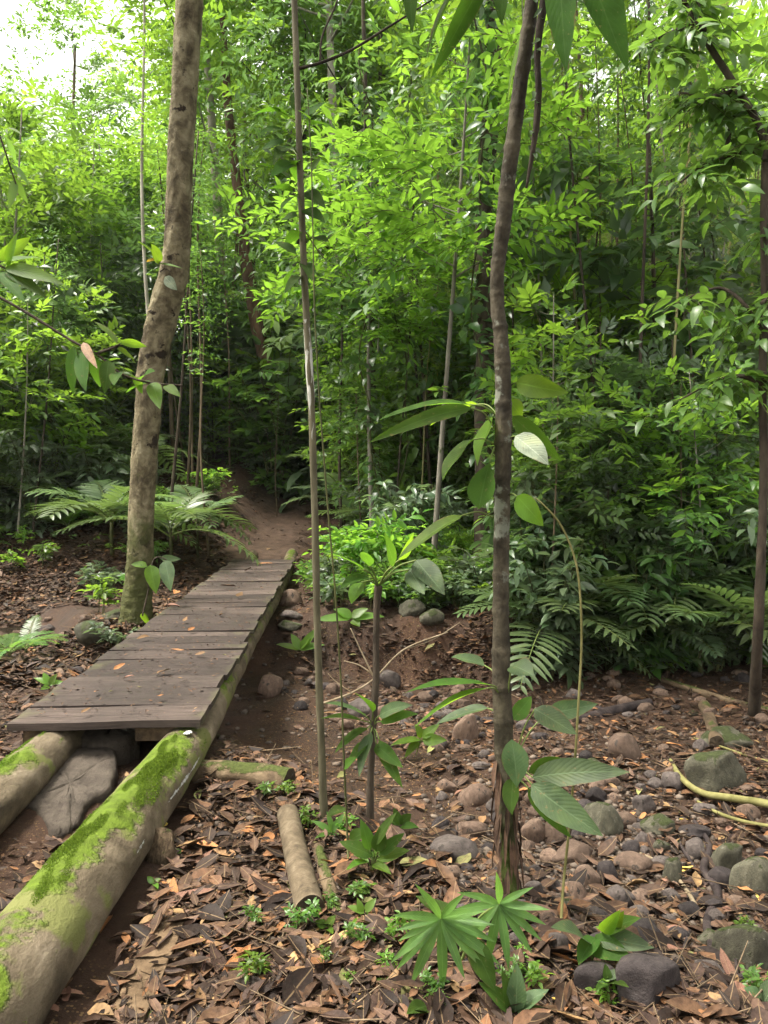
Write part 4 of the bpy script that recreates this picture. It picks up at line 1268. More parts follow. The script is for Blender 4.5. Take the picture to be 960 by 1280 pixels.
br = [P(x, y, dS) for x, y in ((372, 86), (402, 78), (440, 62), (482, 36), (540, 0))]
trunk_part('branch', br, [.009, .0075, .007, .006, .004], M['bark_dark'], SP, o0, 8, .05)
br = [P(x, y, dS) for x, y in ((400, 78), (403, 45), (420, 5), (432, -40))]
trunk_part('branch', br, [.006, .005, .0045, .003], M['bark_dark'], SP, o0, 8, .05)
br = [P(x, y, dS) for x, y in ((382, 290), (395, 310), (408, 326))]
trunk_part('branch', br, [.004, .003, .002], M['bark_dark'], SP, o0, 6, .05)
# thin vine stem beside it
base = G1(437, 1115); o0 = tuple(base)
VN = thing('thin_vine_stem', 'thread-thin green stem rising between the slender pole and the dark sapling', 'sapling', o0)
pts = [base - [0, 0, .03]] + [P(x, y, 3.35) for x, y in ((434, 1040), (430, 950), (426, 850), (419, 740), (411, 650), (404, 560), (398, 480), (393, 380), (391, 280), (389, 200), (384, 110))]
trunk_part('stem', pts, [.006, .0048, .0046, .0042, .0042, .004, .004, .0036, .0036, .003, .003, .002], M['stem'], VN, o0, 7, .05)
for (a, b, w) in (((436, 1052), (460, 1040), 20), ((432, 1010), (408, 1022), 18), ((389, 215), (402, 196), 12), ((388, 150), (372, 138), 12), ((430, 960), (446, 948), 14)):
    L_(a, b, w, 'broad', .12, .3, 3.35, 3.3, (a[0], a[1] + 6, 3.35), k=4, parent=VN, org=o0, pr=.0015)

# ---- dark sapling with a crown of leaves at knee height
base = G1(462, 1032); o0 = tuple(base); dK = pix(base)[2]
DS = thing('dark_sapling', 'dark-stemmed sapling with tufts of leaves at two heights between the pole and the ringed trunk', 'sapling', o0)
pts = [base - [0, 0, .05]] + [P(x, y, dK) for x, y in ((463, 980), (466, 910), (470, 850), (470, 800), (471, 760), (473, 732))]
trunk_part('trunk', pts, [.021, .018, .0175, .017, .016, .016, .019], M['bark_dark'], DS, o0, 12, .12, 3)
for (a, b, w, m, ar, ro) in (((455, 712), (398, 690), 16, 'broad', .14, .5), ((462, 722), (425, 735), 22, 'broad', .18, .2), ((452, 728), (440, 755), 22, 'broad_light', .06, .3), ((462, 708), (450, 690), 18, 'broad', .1, .3),
                             ((520, 700), (552, 745), 32, 'broad_grey', .10, .1), ((512, 712), (532, 742), 26, 'broad_grey', .08, .4), ((492, 708), (478, 668), 16, 'broad', .1, .6), ((500, 700), (515, 668), 15, 'broad_light', .1, .7)):
    L_(a, b, w, m, ar, ro, dK - .1, dK - .25, (473, 733, dK), k=7, parent=DS, org=o0, pr=.0045)
for (a, b, w, m) in (((458, 896), (408, 880), 20, 'broad_grey'), ((456, 902), (404, 900), 18, 'broad'), ((460, 910), (418, 940), 18, 'broad'), ((474, 895), (515, 878), 20, 'broad_grey'), ((476, 902), (522, 890), 18, 'broad'), ((470, 930), (500, 962), 20, 'broad'),
                     ((462, 925), (436, 960), 18, 'broad'), ((464, 915), (450, 970), 18, 'broad_grey'), ((474, 925), (500, 985), 18, 'broad'), ((466, 890), (446, 868), 18, 'broad')):
    L_(a, b, w, m, .14, .4, dK - .05, dK - .2, (466, 908, dK), k=6, parent=DS, org=o0, pr=.003)
# bare twigs across the eroded bank
tw = thing('dry_branch', 'bare pale twig with forks leaning across the eroded earth bank', 'twig', tuple(G1(478, 862)))
o0 = tuple(G1(478, 862)); dB = 4.6
for pts, r in ((((402, 880), (440, 866), (468, 848), (505, 812), (560, 790)), .008), (((468, 848), (452, 815), (438, 785)), .006), (((470, 846), (450, 832), (430, 826)), .005), (((505, 812), (540, 800), (575, 778)), .004), (((440, 866), (420, 852), (410, 842)), .004)):
    q = [P(x, y, dB) for x, y in pts]
    trunk_part('branch', q, np.linspace(r, r * .45, len(q)), M['twig'], tw, o0, 7, .1)

# ---- palmate plant in front of the ringed trunk
base = G1(572, 1215); o0 = tuple(base)
PM = thing('palmate_plant', 'bright green plant with two hand-shaped leaf rosettes at the foot of the ringed trunk', 'plant', o0)
for (cx, cy, rad_px, nl, d, a0, a1) in ((551, 1148, 74, 15, 2.45, -200, 160), (624, 1130, 66, 11, 2.5, -150, 165)):
    c = P(cx, cy, d)
    trunk_part('stem', [base, (base + c) / 2 + [0, .03, .04], c], [.006, .005, .004], M['petiole'], PM, o0, 7, .05)
    mb = MB()
    A = np.linspace(rad(a0), rad(a1), nl, endpoint=False) + rng.normal(0, .06, nl)
    dirs = np.stack([np.cos(A), -.28 + .25 * np.sin(A), -.85 * np.sin(A) * 1.0], -1)
    # leaflets fan out in a disc that faces the viewer and droops at the lower side
    dirs = np.stack([np.cos(A), np.sin(A) * .38 - .25, -np.sin(A) * .80], -1)
    dirs[:, 1] = -.30 - .25 * rng.random(nl); dirs[:, 2] -= .22
    Ls = rad_px / FPX * d * np.where(np.sin(A) > .2, 1.12, .92) * rng.uniform(.82, 1.08, nl)
    add_leaves(mb, np.repeat(c[None], nl, 0), dirs, np.repeat([[0, -.75, .66]], nl, 0), Ls, Ls * .165, rng.uniform(.10, .38, nl), .3, 8, 'lance', 0, .02)
    mb.obj('leaf', M['palmate'], PM, o0)
L_((588, 1172), (620, 1238), 30, 'broad', .08, .3, 2.45, 2.38, (578, 1190, 2.5), parent=PM, org=o0, label='single dark undivided leaf hanging at the front')
L_((580, 1160), (520, 1120), 30, 'broad', .08, .3, 2.6, 2.75, (575, 1190, 2.5), parent=PM, org=o0)

# ---- thin climbing stem right of the ringed trunk
base = G1(699, 1192); o0 = tuple(base)
CS = thing('thin_climbing_stem', 'thin bare climbing stem bending over at the top, right of the ringed trunk', 'sapling', o0)
pts = [base - [0, 0, .03]] + [P(x, y, 2.9) for x, y in ((704, 1110), (711, 1040), (718, 960), (723, 880), (727, 800), (724, 730), (716, 690), (700, 655), (680, 632), (668, 622))]
trunk_part('stem', pts, [.006, .0052, .005, .0048, .0046, .0044, .0042, .004, .004, .0034, .002], M['root'], CS, o0, 8, .08)
# low veined plant at its foot
base = G1(735, 1215); o0 = tuple(base); dV = pix(base)[2]
LV = thing('veined_plant', 'low plant with long dark veined leaves spread at the foot of the thin climbing stem', 'plant', o0)
for (a, b, w, m) in (((735, 1178), (690, 1160), 34, 'broad_grey'), ((738, 1180), (790, 1196), 34, 'broad'), ((745, 1172), (815, 1188), 30, 'broad_grey'), ((760, 1165), (800, 1150), 22, 'broad'), ((752, 1165), (775, 1138), 18, 'broad_light'), ((745, 1172), (722, 1205), 26, 'broad'),
                     ((765, 1160), (783, 1142), 16, 'broad_light')):
    L_(a, b, w, m, .16, .2, dV, dV - .1, (740, 1200, dV), k=7, parent=LV, org=o0, pr=.003)

# ---- herbs along the bottom
def rosette(name, px, py, spec, label, cat='plant', mat='broad_light'):
    base = G1(px, py); o0 = tuple(base); d = pix(base)[2]
    t = thing(name, label, cat, o0)
    for s in spec:
        (ax, ay, bx_, by_, w) = s[:5]
        m = s[5] if len(s) > 5 else mat
        L_((px + ax, py + ay), (px + bx_, py + by_), w, m, .14, R.uniform(-.3, .5), d - .02, d - .10 if by_ > ay else d, (px, py, d), k=6, parent=t, org=o0, pr=.002)
    return t


rosette('seedling', 466, 1095, [(0, -25, -42, -40, 20, 'broad'), (5, -30, 12, -62, 20, 'broad'), (5, -20, 45, -32, 20), (-6, -18, -34, -8, 16), (8, -26, 40, -52, 16, 'broad'), (0, -15, 22, -2, 15), (-4, -32, -16, -70, 18, 'broad'), (3, -38, 30, -78, 16, 'broad')],
        'leafy dark green seedling behind the thin vine stem, with bright leaves low on it')
rosette('seedling', 455, 1150, [(0, -8, -20, -18, 12, 'fresh'), (2, -10, 14, -28, 11, 'fresh'), (0, -4, 22, -6, 11, 'fresh'), (-3, -6, -8, -28, 10, 'fresh'), (1, -2, -16, 6, 10, 'fresh')],
        'little bright light-green seedling at the mouth of the sawn log')
rosette('seedling', 408, 1165, [(0, -6, -14, -14, 13), (1, -6, 12, -20, 12), (0, -3, 10, 2, 11)], 'two-leaved tiny seedling touching the end of the sawn log')
rosette('seedling', 535, 1262, [(0, -5, -24, 8, 24, 'broad'), (2, -4, 14, -14, 12)], 'single broad green leaf lying low at the bottom edge')
rosette('seedling', 640, 1275, [(0, -10, -40, -50, 22), (4, -10, 10, -70, 26, 'broad_grey'), (6, -8, 44, -40, 24, 'broad_grey'), (2, -8, -14, -62, 18, 'broad'), (8, -4, 52, -10, 20, 'broad')], 'mottled grey-green herb under the palmate plant at the bottom edge', mat='broad')
rosette('seedling', 482, 1235, [(0, -4, -12, -12, 9), (1, -4, 9, -16, 9), (0, -2, 12, 4, 8)], 'tiny three-leaved seedling in the litter left of the palmate plant')
rosette('seedling', 478, 1215, [(0, -2, -8, -12, 8), (0, -2, 8, -8, 8)], 'tiny pale seedling just above the three-leaved one')
rosette('seedling', 760, 1245, [(0, -18, -22, -22, 14, 'broad_grey'), (0, -20, 18, -32, 14, 'broad_grey'), (2, -16, 24, -10, 14, 'broad'), (0, -18, -4, -40, 12, 'broad'), (-1, -15, -14, -5, 12, 'broad')], 'dull blue-green seedling before the dark stone at the bottom of the stream bed')
rosette('seedling', 950, 1262, [(0, -10, -20, -28, 24, 'broad_grey'), (4, -8, 26, -40, 24, 'broad_grey'), (-4, -4, -18, 16, 20, 'broad_light')], 'broad pale leaves at the corner beside the largest dead brown leaf')
rosette('seedling', 192, 1106, [(0, -2, -8, -10, 8, 'fresh'), (0, -2, 9, -8, 8, 'fresh'), (0, -1, 6, 5, 7, 'fresh')], 'tiny bright seedling close to the mossy log')
rosette('seedling', 220, 1068, [(0, -2, -6, -8, 7, 'fresh'), (0, -2, 7, -6, 7, 'fresh')], 'tiny seedling near the orange leaf below the broken log')
rosette('seedling', 195, 1275, [(0, -2, -14, -6, 14, 'fresh'), (0, -2, 14, -10, 13, 'fresh')], 'bright green seedling at the bottom edge next to the buried board')
rosette('seedling', 520, 945, [(6, -20, -32, -14, 14), (6, -22, 0, -40, 14), (8, -20, 38, -18, 16), (8, -22, 30, -38, 14), (4, -18, -14, 2, 12)], 'fresh five-leaved seedling in the sandy patch between the sapling and the ringed trunk')
rosette('seedling', 500, 1040, [(0, -8, -16, -14, 14, 'broad'), (0, -10, 14, -22, 14, 'broad'), (0, -6, 22, -4, 14, 'broad'), (0, -8, -6, -30, 12, 'broad')], 'dark seedling on the sand behind the palmate plant')
rosette('fern', 415, 1045, [(0, -4, -26, -18, 10, 'fern'), (0, -4, -8, -30, 10, 'fern'), (0, -4, 16, -28, 10, 'fern'), (0, -2, 24, -10, 9, 'fern'), (0, -2, -22, 2, 9, 'fern')], 'small soft fern at the foot of the slender pole', 'fern')
rosette('herb', 137, 880, [(0, -2, -24, -12, 9, 'fresh'), (0, -2, -10, -18, 9, 'fresh'), (0, -2, 12, -16, 9, 'fresh'), (0, -2, 22, -8, 9, 'fresh')], 'low light-green herb between the boulder and the bridge deck', 'herb') if False else None
rosette('herb', 62, 858, [(0, -2, -20, -10, 9, 'fresh'), (0, -2, -8, -17, 9, 'fresh'), (0, -2, 10, -15, 9, 'fresh'), (0, -2, 18, -6, 9, 'fresh'), (0, 0, -12, 4, 8, 'fresh')], 'low light-green herb on the ground left of the bridge deck', 'herb')
rosette('herb', 375, 815, [(0, -2, -30, -8, 12), (0, -3, -12, -22, 12), (0, -3, 16, -22, 12), (0, -2, 30, -10, 12), (0, -3, 24, -30, 11)], 'pale green herb growing out of the mud right of the bridge', 'herb', 'fresh')
rosette('herb', 440, 775, [(0, -2, -46, 2, 15), (0, -3, -22, -14, 14), (0, -3, 20, -14, 14), (0, -2, 40, -4, 14), (0, 0, 10, 8, 13)], 'light green herb hanging over the lip of the eroded bank', 'herb', 'fresh')
rosette('herb', 385, 720, [(0, -2, -16, -14, 10), (0, -3, 14, -18, 10), (0, -2, 20, -4, 10), (0, -2, -20, -2, 10)], 'small green herb beside the far end of the bridge', 'herb', 'fresh')

# ---- thick leaning trunk left
base = at(172, 8.8, -.1); base[0] = (170 - 480) / FPX * 8.85; o0 = (base[0], base[1], float(H(base[0], base[1])))
TT = thing('thick_leaning_tree', 'thick leaning tan-barked tree beside the footbridge, mottled with lichen', 'tree', o0)
D1 = pix(np.array(o0))[2]
pts = [np.array(o0) - [0, 0, .25]] + [P(x, y, d) for x, y, d in ((170, 770, D1), (172, 735, D1), (175, 690, D1), (179, 600, D1), (184, 520, D1), (190, 460, D1 - .05), (202, 400, D1 - .1), (216, 345, D1 - .2), (222, 290, D1 - .3), (225, 210, D1 - .4), (229, 130, D1 - .5), (234, 50, D1 - .6), (240, -40, D1 - .7), (246, -160, D1 - .8), (250, -300, D1 - .8))]
rs = [.25, .195, .165, .150, .142, .142, .15, .162, .157, .143, .143, .143, .143, .14, .13, .10]
tk = trunk_part('trunk', pts, rs, M['bark_tan'], TT, o0, 72, .09, 4, 44, None, .020)
# ------------------------------------------------------------------ generators for the forest
def spray(mb, a, d, ln, m, L, W, droop, k, prof='ovate', mat=0, sag=.25, spread=.85, stickmat=None, sr=.004, fold=.25, rise=.0, flat=.35):
    """leafy twigs: N starts a, directions d, lengths ln; m leaves each, alternating along the twig in its own plane"""
    a = np.atleast_2d(a); d = nrmz(np.atleast_2d(d)); Nn = len(a)
    ln = np.broadcast_to(np.asarray(ln, float), (Nn,))
    up = np.array([0, 0, 1.0]) + rng.normal(0, flat, (Nn, 3))
    side = nrmz(np.cross(d, up)); nn = np.cross(side, d)
    t = (np.arange(m) + .6) / m
    T = np.broadcast_to(t[None], (Nn, m))
    pos = a[:, None] + d[:, None] * (ln[:, None] * T)[..., None] + np.array([0, 0, -1.0]) * (sag * ln[:, None] * T ** 2)[..., None]
    sg = np.where(np.arange(m) % 2 == 0, 1.0, -1.0)[None, :, None]
    tip = (T > .9)[..., None]
    ld = d[:, None] * (.55 + .6 * tip) + side[:, None] * sg * spread * (1 - .8 * tip) + rng.normal(0, .22, (Nn, m, 3)) + np.array([0, 0, rise])
    ln_ = nn[:, None] + rng.normal(0, .30, (Nn, m, 3))
    LL = L * rng.uniform(.65, 1.15, (Nn, m))
    add_leaves(mb, pos.reshape(-1, 3), ld.reshape(-1, 3), ln_.reshape(-1, 3), LL.ravel(), LL.ravel() * W / L * rng.uniform(.85, 1.15, Nn * m), droop + rng.normal(0, .08, Nn * m), fold, k, prof, mat)
    if stickmat is not None:
        mid = a + d * (ln * .55)[:, None] + np.array([0, 0, -1.0]) * (sag * ln * .3)[:, None]
        end = a + d * ln[:, None] + np.array([0, 0, -1.0]) * (sag * ln)[:, None]
        add_sticks(mb, np.vstack([a, mid]), np.vstack([mid, end]), sr, stickmat)


def rnd_ball(n, r=1.0, inner=0.0):
    v = nrmz(rng.normal(size=(n, 3)))
    return v * (inner + (r - inner) * rng.random(n)[:, None] ** (1 / 2.2))


def make_tree(h, r0, crown_z, crown_r, crown_h, nclump, nspray, m, L, W, leafmat, bark, lean=0.04, droop=.25, sag=.3, k=1, clump_r=.34, ln=.7, limbs=9, seed=0, flatc=.45, bend=.06, prof='ovate', hang=0., layered=False):
    """tree mesh pair (trunk with limbs, crown) around the origin"""
    rs_ = np.random.default_rng(seed)
    ph = rs_.uniform(0, 6.28)
    zz = np.linspace(-.3, h, 14)
    path = np.stack([bend * h * .2 * np.sin(zz / h * 3.2 + ph) + lean * zz * np.cos(ph), bend * h * .2 * np.cos(zz / h * 2.7 + ph) + lean * zz * np.sin(ph), zz], -1)
    rr = r0 * (1 - .72 * np.clip(zz / h, 0, 1)) * (1 + .45 * np.exp(-np.maximum(zz, 0) / (r0 * 3)))
    tm_ = MB(); add_tube(tm_, path, rr, 12 if r0 > .1 else 8, 0, True, .08, seed)
    cz = crown_z
    C = rnd_ball(nclump, 1.0, .25) * np.array([crown_r, crown_r, crown_h]) + [0, 0, cz]
    axis = lambda z: np.array([np.interp(z, zz, path[:, 0]), np.interp(z, zz, path[:, 1]), z])
    C[:, :2] += np.array([axis(min(c[2], h))[:2] for c in C])
    cm = MB()
    for i in range(min(limbs, nclump)):
        c = C[i]; zb = max(min(c[2] - rs_.uniform(.15, .5) * np.linalg.norm(c[:2]) - .1 * crown_h, h * .96), h * .25)
        b = axis(zb)
        mid = (b + c) / 2 + [0, 0, -.06 * np.linalg.norm(c - b)]
        lr = np.interp(zb, zz, rr) * .45
        add_tube(tm_, smooth_path([b, mid, c], 4), np.linspace(lr, lr * .25, 9), 6, 0, False, .05, i)
    for c in C:
        n = nspray
        off = rng.normal(0, 1, (n, 3)) * np.array([1, 1, flatc]) * clump_r * crown_r
        if layered:
            off[:, 2] = np.round(off[:, 2] / (.28 * crown_r)) * .28 * crown_r + rng.normal(0, .03, n)
        a = c + off
        out = a - np.array([*axis(min(cz, h))[:2], cz - crown_h * .6])
        d = nrmz(out) * .8 + rng.normal(0, .55, (n, 3)); d[:, 2] *= .45; d[:, 2] -= hang
        spray(cm, a, d, ln * rng.uniform(.7, 1.2, n), m, L, W, droop, k, prof, 0, sag, .85, 1 if k > 1 else None, .005)
    return tm_, cm, bark, leafmat


def proto_tree(name, cat, spec, crown_name='crown'):
    tm_, cm, bark, lm_ = spec
    t = thing(name, None, cat)
    tr_ = tm_.obj('trunk', M[bark], t)
    cr = cm.obj(crown_name, [M[lm_], M['stem']], t)
    return t


def make_shrub(h, nstem, spread, nbr, m, L, W, leafmat, droop=.3, k=2, prof='ovate', seed=0, lo=.25, ln=.35, sag=.35, stemr=.012, hang=0., fold=.3):
    rs_ = np.random.default_rng(seed)
    sm, lm_ = MB(), MB()
    for i in range(nstem):
        az = rs_.uniform(0, 6.28); hh = h * rs_.uniform(.65, 1.0)
        tipx = spread * rs_.uniform(.3, 1.0)
        p = smooth_path([[0.04 * math.cos(az), .04 * math.sin(az), -.1], [tipx * .35 * math.cos(az + .3), tipx * .35 * math.sin(az + .3), hh * .5], [tipx * math.cos(az), tipx * math.sin(az), hh]], 6)
        add_tube(sm, p, np.linspace(stemr, stemr * .35, len(p)), 6, 0, False, .05, i)
        t = rs_.uniform(lo, 1, nbr); t[0] = 1
        idx = t * (len(p) - 1); i0 = np.minimum(idx.astype(int), len(p) - 2); f = (idx - i0)[:, None]
        a = p[i0] * (1 - f) + p[i0 + 1] * f
        A = rs_.uniform(0, 6.28, nbr)
        d = np.stack([np.cos(A), np.sin(A), rs_.uniform(-.1, .55, nbr) - hang], -1)
        spray(lm_, a, d, ln * rs_.uniform(.6, 1.25, nbr) * (1.25 - .5 * t), m, L, W, droop, k, prof, 0, sag, .85, 1, stemr * .3, fold)
    return sm, lm_, leafmat


def proto_shrub(name, cat, spec):
    sm, lm_, mt = spec
    t = thing(name, None, cat)
    sm.obj('stem', M['stem'], t); lm_.obj('foliage', [M[mt], M['stem']], t)
    return t


def frond_mesh(L, W, n, droop, mat, ang=.9, k=2, lw=.035, split=True, hang=.25, vshape=.25):
    """pinnate frond that starts at the origin and runs along +X, arching down"""
    mb = MB()
    t = np.linspace(0, 1, 14)
    path = np.stack([L * t, 0 * t, L * (.32 * t - droop * t * t)], -1)
    add_tube(mb, path, np.linspace(.010, .003, 14) * (L ** .5), 5, 1, False)
    tt = np.linspace(.16, 1.0, n)
    for s in (1, -1):
        pos = np.stack([np.interp(tt, t, path[:, i]) for i in range(3)], -1)
        tang = nrmz(np.stack([np.full(n, L), np.zeros(n), L * (.32 - 2 * droop * tt)], -1))
        ln = W * np.sin(np.pi * (.14 + .80 * tt)) ** .7 * rng.uniform(.88, 1.05, n)
        d = tang * (.35 + .75 * tt[:, None] ** 2) + np.array([0, s * ang, vshape]) + rng.normal(0, .04, (n, 3))
        nr = nrmz(np.cross(np.cross(tang, [0, 1, 0]) * 0 + [0, 1, 0], tang) * -1)
        nr = np.where(nr[:, 2:3] < 0, -nr, nr)
        add_leaves(mb, pos, d, nr, ln, lw * (.7 + .3 * np.sin(np.pi * tt)), hang + rng.normal(0, .05, n), .25, k, 'strap' if k > 2 else 'lance', 0)
    return mb.mesh('frond', [M[mat], M['petiole']])


def proto_palm(name, cat, nf, L, W, n, mat, stem_h=.3, lw=.035, droops=(.35, .7), seed=0, k=2, vsh=.25, label=None):
    r_ = random.Random(seed)
    t = thing(name, None, cat)
    ms = [frond_mesh(L, W, n, dr, mat, .9, k, lw, True, .25, vsh) for dr in np.linspace(droops[0], droops[1], 3)]
    mb = MB(); add_tube(mb, [[0, 0, -.12], [.01, .01, stem_h * .5], [0, 0, stem_h]], [.028, .022, .018], 8, 0)
    mb.obj('stem', M['stem'], t)
    for i in range(nf):
        o = bpy.data.objects.new('frond', ms[i % 3]); COL.objects.link(o); o.parent = t
        o.location = (0, 0, stem_h * (.75 + .25 * i / nf))
        o.rotation_euler = (r_.uniform(-.2, .2), -r_.uniform(.15, .75), i * 2.4 + r_.uniform(-.3, .3))
        s = r_.uniform(.75, 1.05); o.scale = (s, s, s)
    return t


# ------------------------------------------------------------------ prototypes (each is moved to its first place, later ones are copies)
PROTO = {}
def reg(key, make, *variants):
    PROTO[key] = [[make(*v), False] for v in variants]


T = make_tree
reg('tall', proto_tree, *[('rainforest_tree', 'tree', T(17, .20, 13.5, 3.6, 5.2, 24, 24, 10, .34, .13, lm_, bk, .02, .25, .3, 1, .24, .9, 14, s))
                          for s, lm_, bk in ((1, 'mid', 'bark_brown'), (2, 'fresh', 'bark_grey'), (3, 'mid', 'bark_dark'))])
reg('slim', proto_tree, *[('slim_tree', 'tree', T(10, .065, 7.4, 1.8, 3.2, 16, 17, 8, .26, .105, lm_, bk, .05, .25, .3, 1, .36, .6, 10, s))
                          for s, lm_, bk in ((11, 'fresh', 'bark_brown'), (12, 'mid', 'bark_grey'), (13, 'dark', 'bark_dark'), (14, 'fresh', 'bark_grey'))])
reg('hanging', proto_tree, *[('drooping_tree', 'tree', T(11, .09, 7.5, 2.1, 3.2, 18, 20, 9, .19, .065, lm_, bk, .04, .45, .6, 1, .33, .8, 10, s, .5, .06, 'ovate', .35))
                             for s, lm_, bk in ((21, 'dark', 'bark_dark'), (22, 'mid', 'bark_brown'))])
reg('feathery', proto_tree, *[('feathery_tree', 'tree', T(12, .07, 8.5, 2.6, 4.0, 26, 26, 11, .15, .026, 'pale', bk, .05, .35, .45, 1, .36, .8, 10, s))
                              for s, bk in ((31, 'culm'), (32, 'bark_grey'))])
reg('lime', proto_tree, *[('lime_tree', 'tree', T(6.6, .045, 4.9, 1.35, 1.6, 24, 14, 9, .21, .075, 'lime', 'bark_grey', .03, .22, .2, 2, .24, .55, 14, s, .22, .05, 'ovate', 0., True))
                          for s in (41,)])
reg('bigtree', proto_tree, *[('broad_leaved_tree', 'tree', T(7.5, .05, 5.2, 1.35, 2.3, 13, 9, 7, .40, .165, lm_, bk, .05, .4, .45, 2, .34, .7, 9, s, .5, .06, 'ovate', .2))
                             for s, lm_, bk in ((45, 'dark', 'bark_dark'), (46, 'mid', 'bark_brown'), (47, 'grey', 'bark_grey'))])
def make_liana(seed, lm_):
    r_ = np.random.default_rng(seed)
    sm, fm_ = MB(), MB()
    z = np.linspace(-.1, 8.5, 40)
    p = np.stack([.12 * np.sin(1.3 * z + seed) + .05 * np.sin(4 * z), .10 * np.cos(1.1 * z + seed), z], -1)
    add_tube(sm, p, .012, 6, 0, False, .1, seed)
    zz = r_.uniform(.4, 8.3, 110); a = np.stack([np.interp(zz, z, p[:, 0]), np.interp(zz, z, p[:, 1]), zz], -1)
    A = r_.uniform(0, 6.28, 110)
    spray(fm_, a, np.stack([np.cos(A), np.sin(A), r_.uniform(-.9, .1, 110)], -1), r_.uniform(.12, .35, 110), 3, .19, .11, .45, 2, 'ovate', 0, .5, .8, 1, .003)
    return sm, fm_, lm_


reg('liana', lambda n_, c_, sp_: proto_shrub(n_, c_, sp_), *[('leafy_liana', 'liana', make_liana(s, lm_)) for s, lm_ in ((91, 'dark'), (92, 'mid'), (93, 'grey'))])
reg('sapling', proto_tree, *[('leafy_sapling', 'sapling', T(4.6, .025, 3.2, .85, 1.5, 13, 9, 8, .21, .08, lm_, bk, .05, .25, .3, 2, .4, .42, 8, s))
                             for s, lm_, bk in ((51, 'fresh', 'bark_grey'), (52, 'mid', 'bark_brown'), (53, 'dark', 'bark_dark'), (54, 'fresh', 'bark_brown'))])
S = make_shrub
reg('darkbush', proto_shrub, *[('dark_shrub', 'shrub', S(2.0, 7, .75, 13, 8, .19, .078, 'dark', .35, 2, 'ovate', s, .15, .42)) for s in (61, 62, 63)])
reg('greybush', proto_shrub, *[('grey_green_shrub', 'shrub', S(1.7, 7, .7, 11, 7, .20, .085, 'grey', .40, 2, 'ovate', s, .15, .40, .4, .012, .15)) for s in (64, 65)])
reg('midbush', proto_shrub, *[('green_shrub', 'shrub', S(1.8, 8, .8, 12, 9, .15, .062, 'mid', .3, 2, 'ovate', s, .15, .42)) for s in (66, 67, 68)])
reg('freshbush', proto_shrub, *[('light_green_shrub', 'shrub', S(1.5, 7, .7, 11, 9, .14, .055, 'fresh', .25, 2, 'ovate', s, .3, .40)) for s in (69, 70)])
reg('layer', proto_shrub, *[('layered_sapling', 'sapling', S(1.05, 4, .45, 11, 9, .17, .065, 'lime', .2, 2, 'ovate', s, .72, .55, .1, .010)) for s in (71, 72)])
reg('lowbush', proto_shrub, *[('low_bush', 'bush', S(.62, 8, .42, 7, 7, .12, .055, mt, .25, 2, 'ovate', s, .35, .25)) for s, mt in ((73, 'fresh'), (74, 'mid'), (75, 'grey'))])
reg('herb', proto_shrub, *[('forest_herb', 'herb', S(.34, 4, .20, 5, 5, .10, .045, mt, .25, 2, 'ovate', s, .45, .15, .3, .005)) for s, mt in ((76, 'fresh'), (77, 'mid'), (78, 'grey'))])
reg('bigleaf', proto_shrub, *[('broad_leaved_shrub', 'shrub', S(1.9, 5, .6, 9, 6, .32, .125, mt, .45, 3, 'lance', s, .15, .40, .5, .014, .1)) for s, mt in ((79, 'mid'), (80, 'grey'), (82, 'dark'))])
reg('palm', proto_palm, ('understory_palm', 'palm', 8, 1.1, .44, 15, 'palm', .5, .062, (.40, .85), 1, 3), ('understory_palm', 'palm', 7, 1.2, .46, 13, 'palm', .75, .075, (.45, .9), 2, 3))
reg('palegreypalm', proto_palm, ('pale_palm', 'palm', 7, 1.0, .34, 18, 'grey', .6, .06, (.3, .7), 3, 3))
reg('fern', proto_palm, ('ground_fern', 'fern', 9, .75, .17, 26, 'fern', .12, .026, (.3, .6), 4), ('ground_fern', 'fern', 8, .65, .16, 26, 'mid', .10, .026, (.3, .65), 5))

KIND_ITEMS = []          # (object, key, px, py of its middle, depth)
COUNT = {}


def put(key, px, d, s=1.0, var=None, label=None, rz=None, dz=0.0, mid=.6, group=None, tilt=0.0, xyz=None):
    vs = PROTO[key]
    i = R.randrange(len(vs)) if var is None else var
    proto, used = vs[i]
    p = at(px, d, dz) if xyz is None else np.asarray(xyz)
    if not used:
        o = proto; vs[i][1] = True
    else:
        o = copy_tree(proto)
    o.location = p
    o.rotation_euler = (R.gauss(0, .04) + tilt * .0, tilt, R.uniform(0, 6.28) if rz is None else rz)
    ss = s * R.uniform(.94, 1.06)
    o.scale = (ss, ss, ss * R.uniform(.95, 1.06))
    if label:
        o['label'] = label
        if group: o['group'] = group
    else:
        hgt = {'bigtree': 5.2, 'liana': 4, 'tall': 13, 'slim': 7, 'hanging': 7.5, 'feathery': 8.5, 'lime': 5, 'sapling': 3.2, 'darkbush': 1.2, 'greybush': 1, 'midbush': 1.1, 'freshbush': 1, 'layer': .9, 'lowbush': .4, 'herb': .2, 'bigleaf': 1.1, 'palm': .9, 'palegreypalm': .9, 'fern': .4}[key]
        q = pix(p + np.array([0, 0, hgt * ss]))
        KIND_ITEMS.append((o, key, q[0], q[1], q[2]))
    for k, v in (('category', proto.get('category')),):
        if v: o[k] = v
    return o


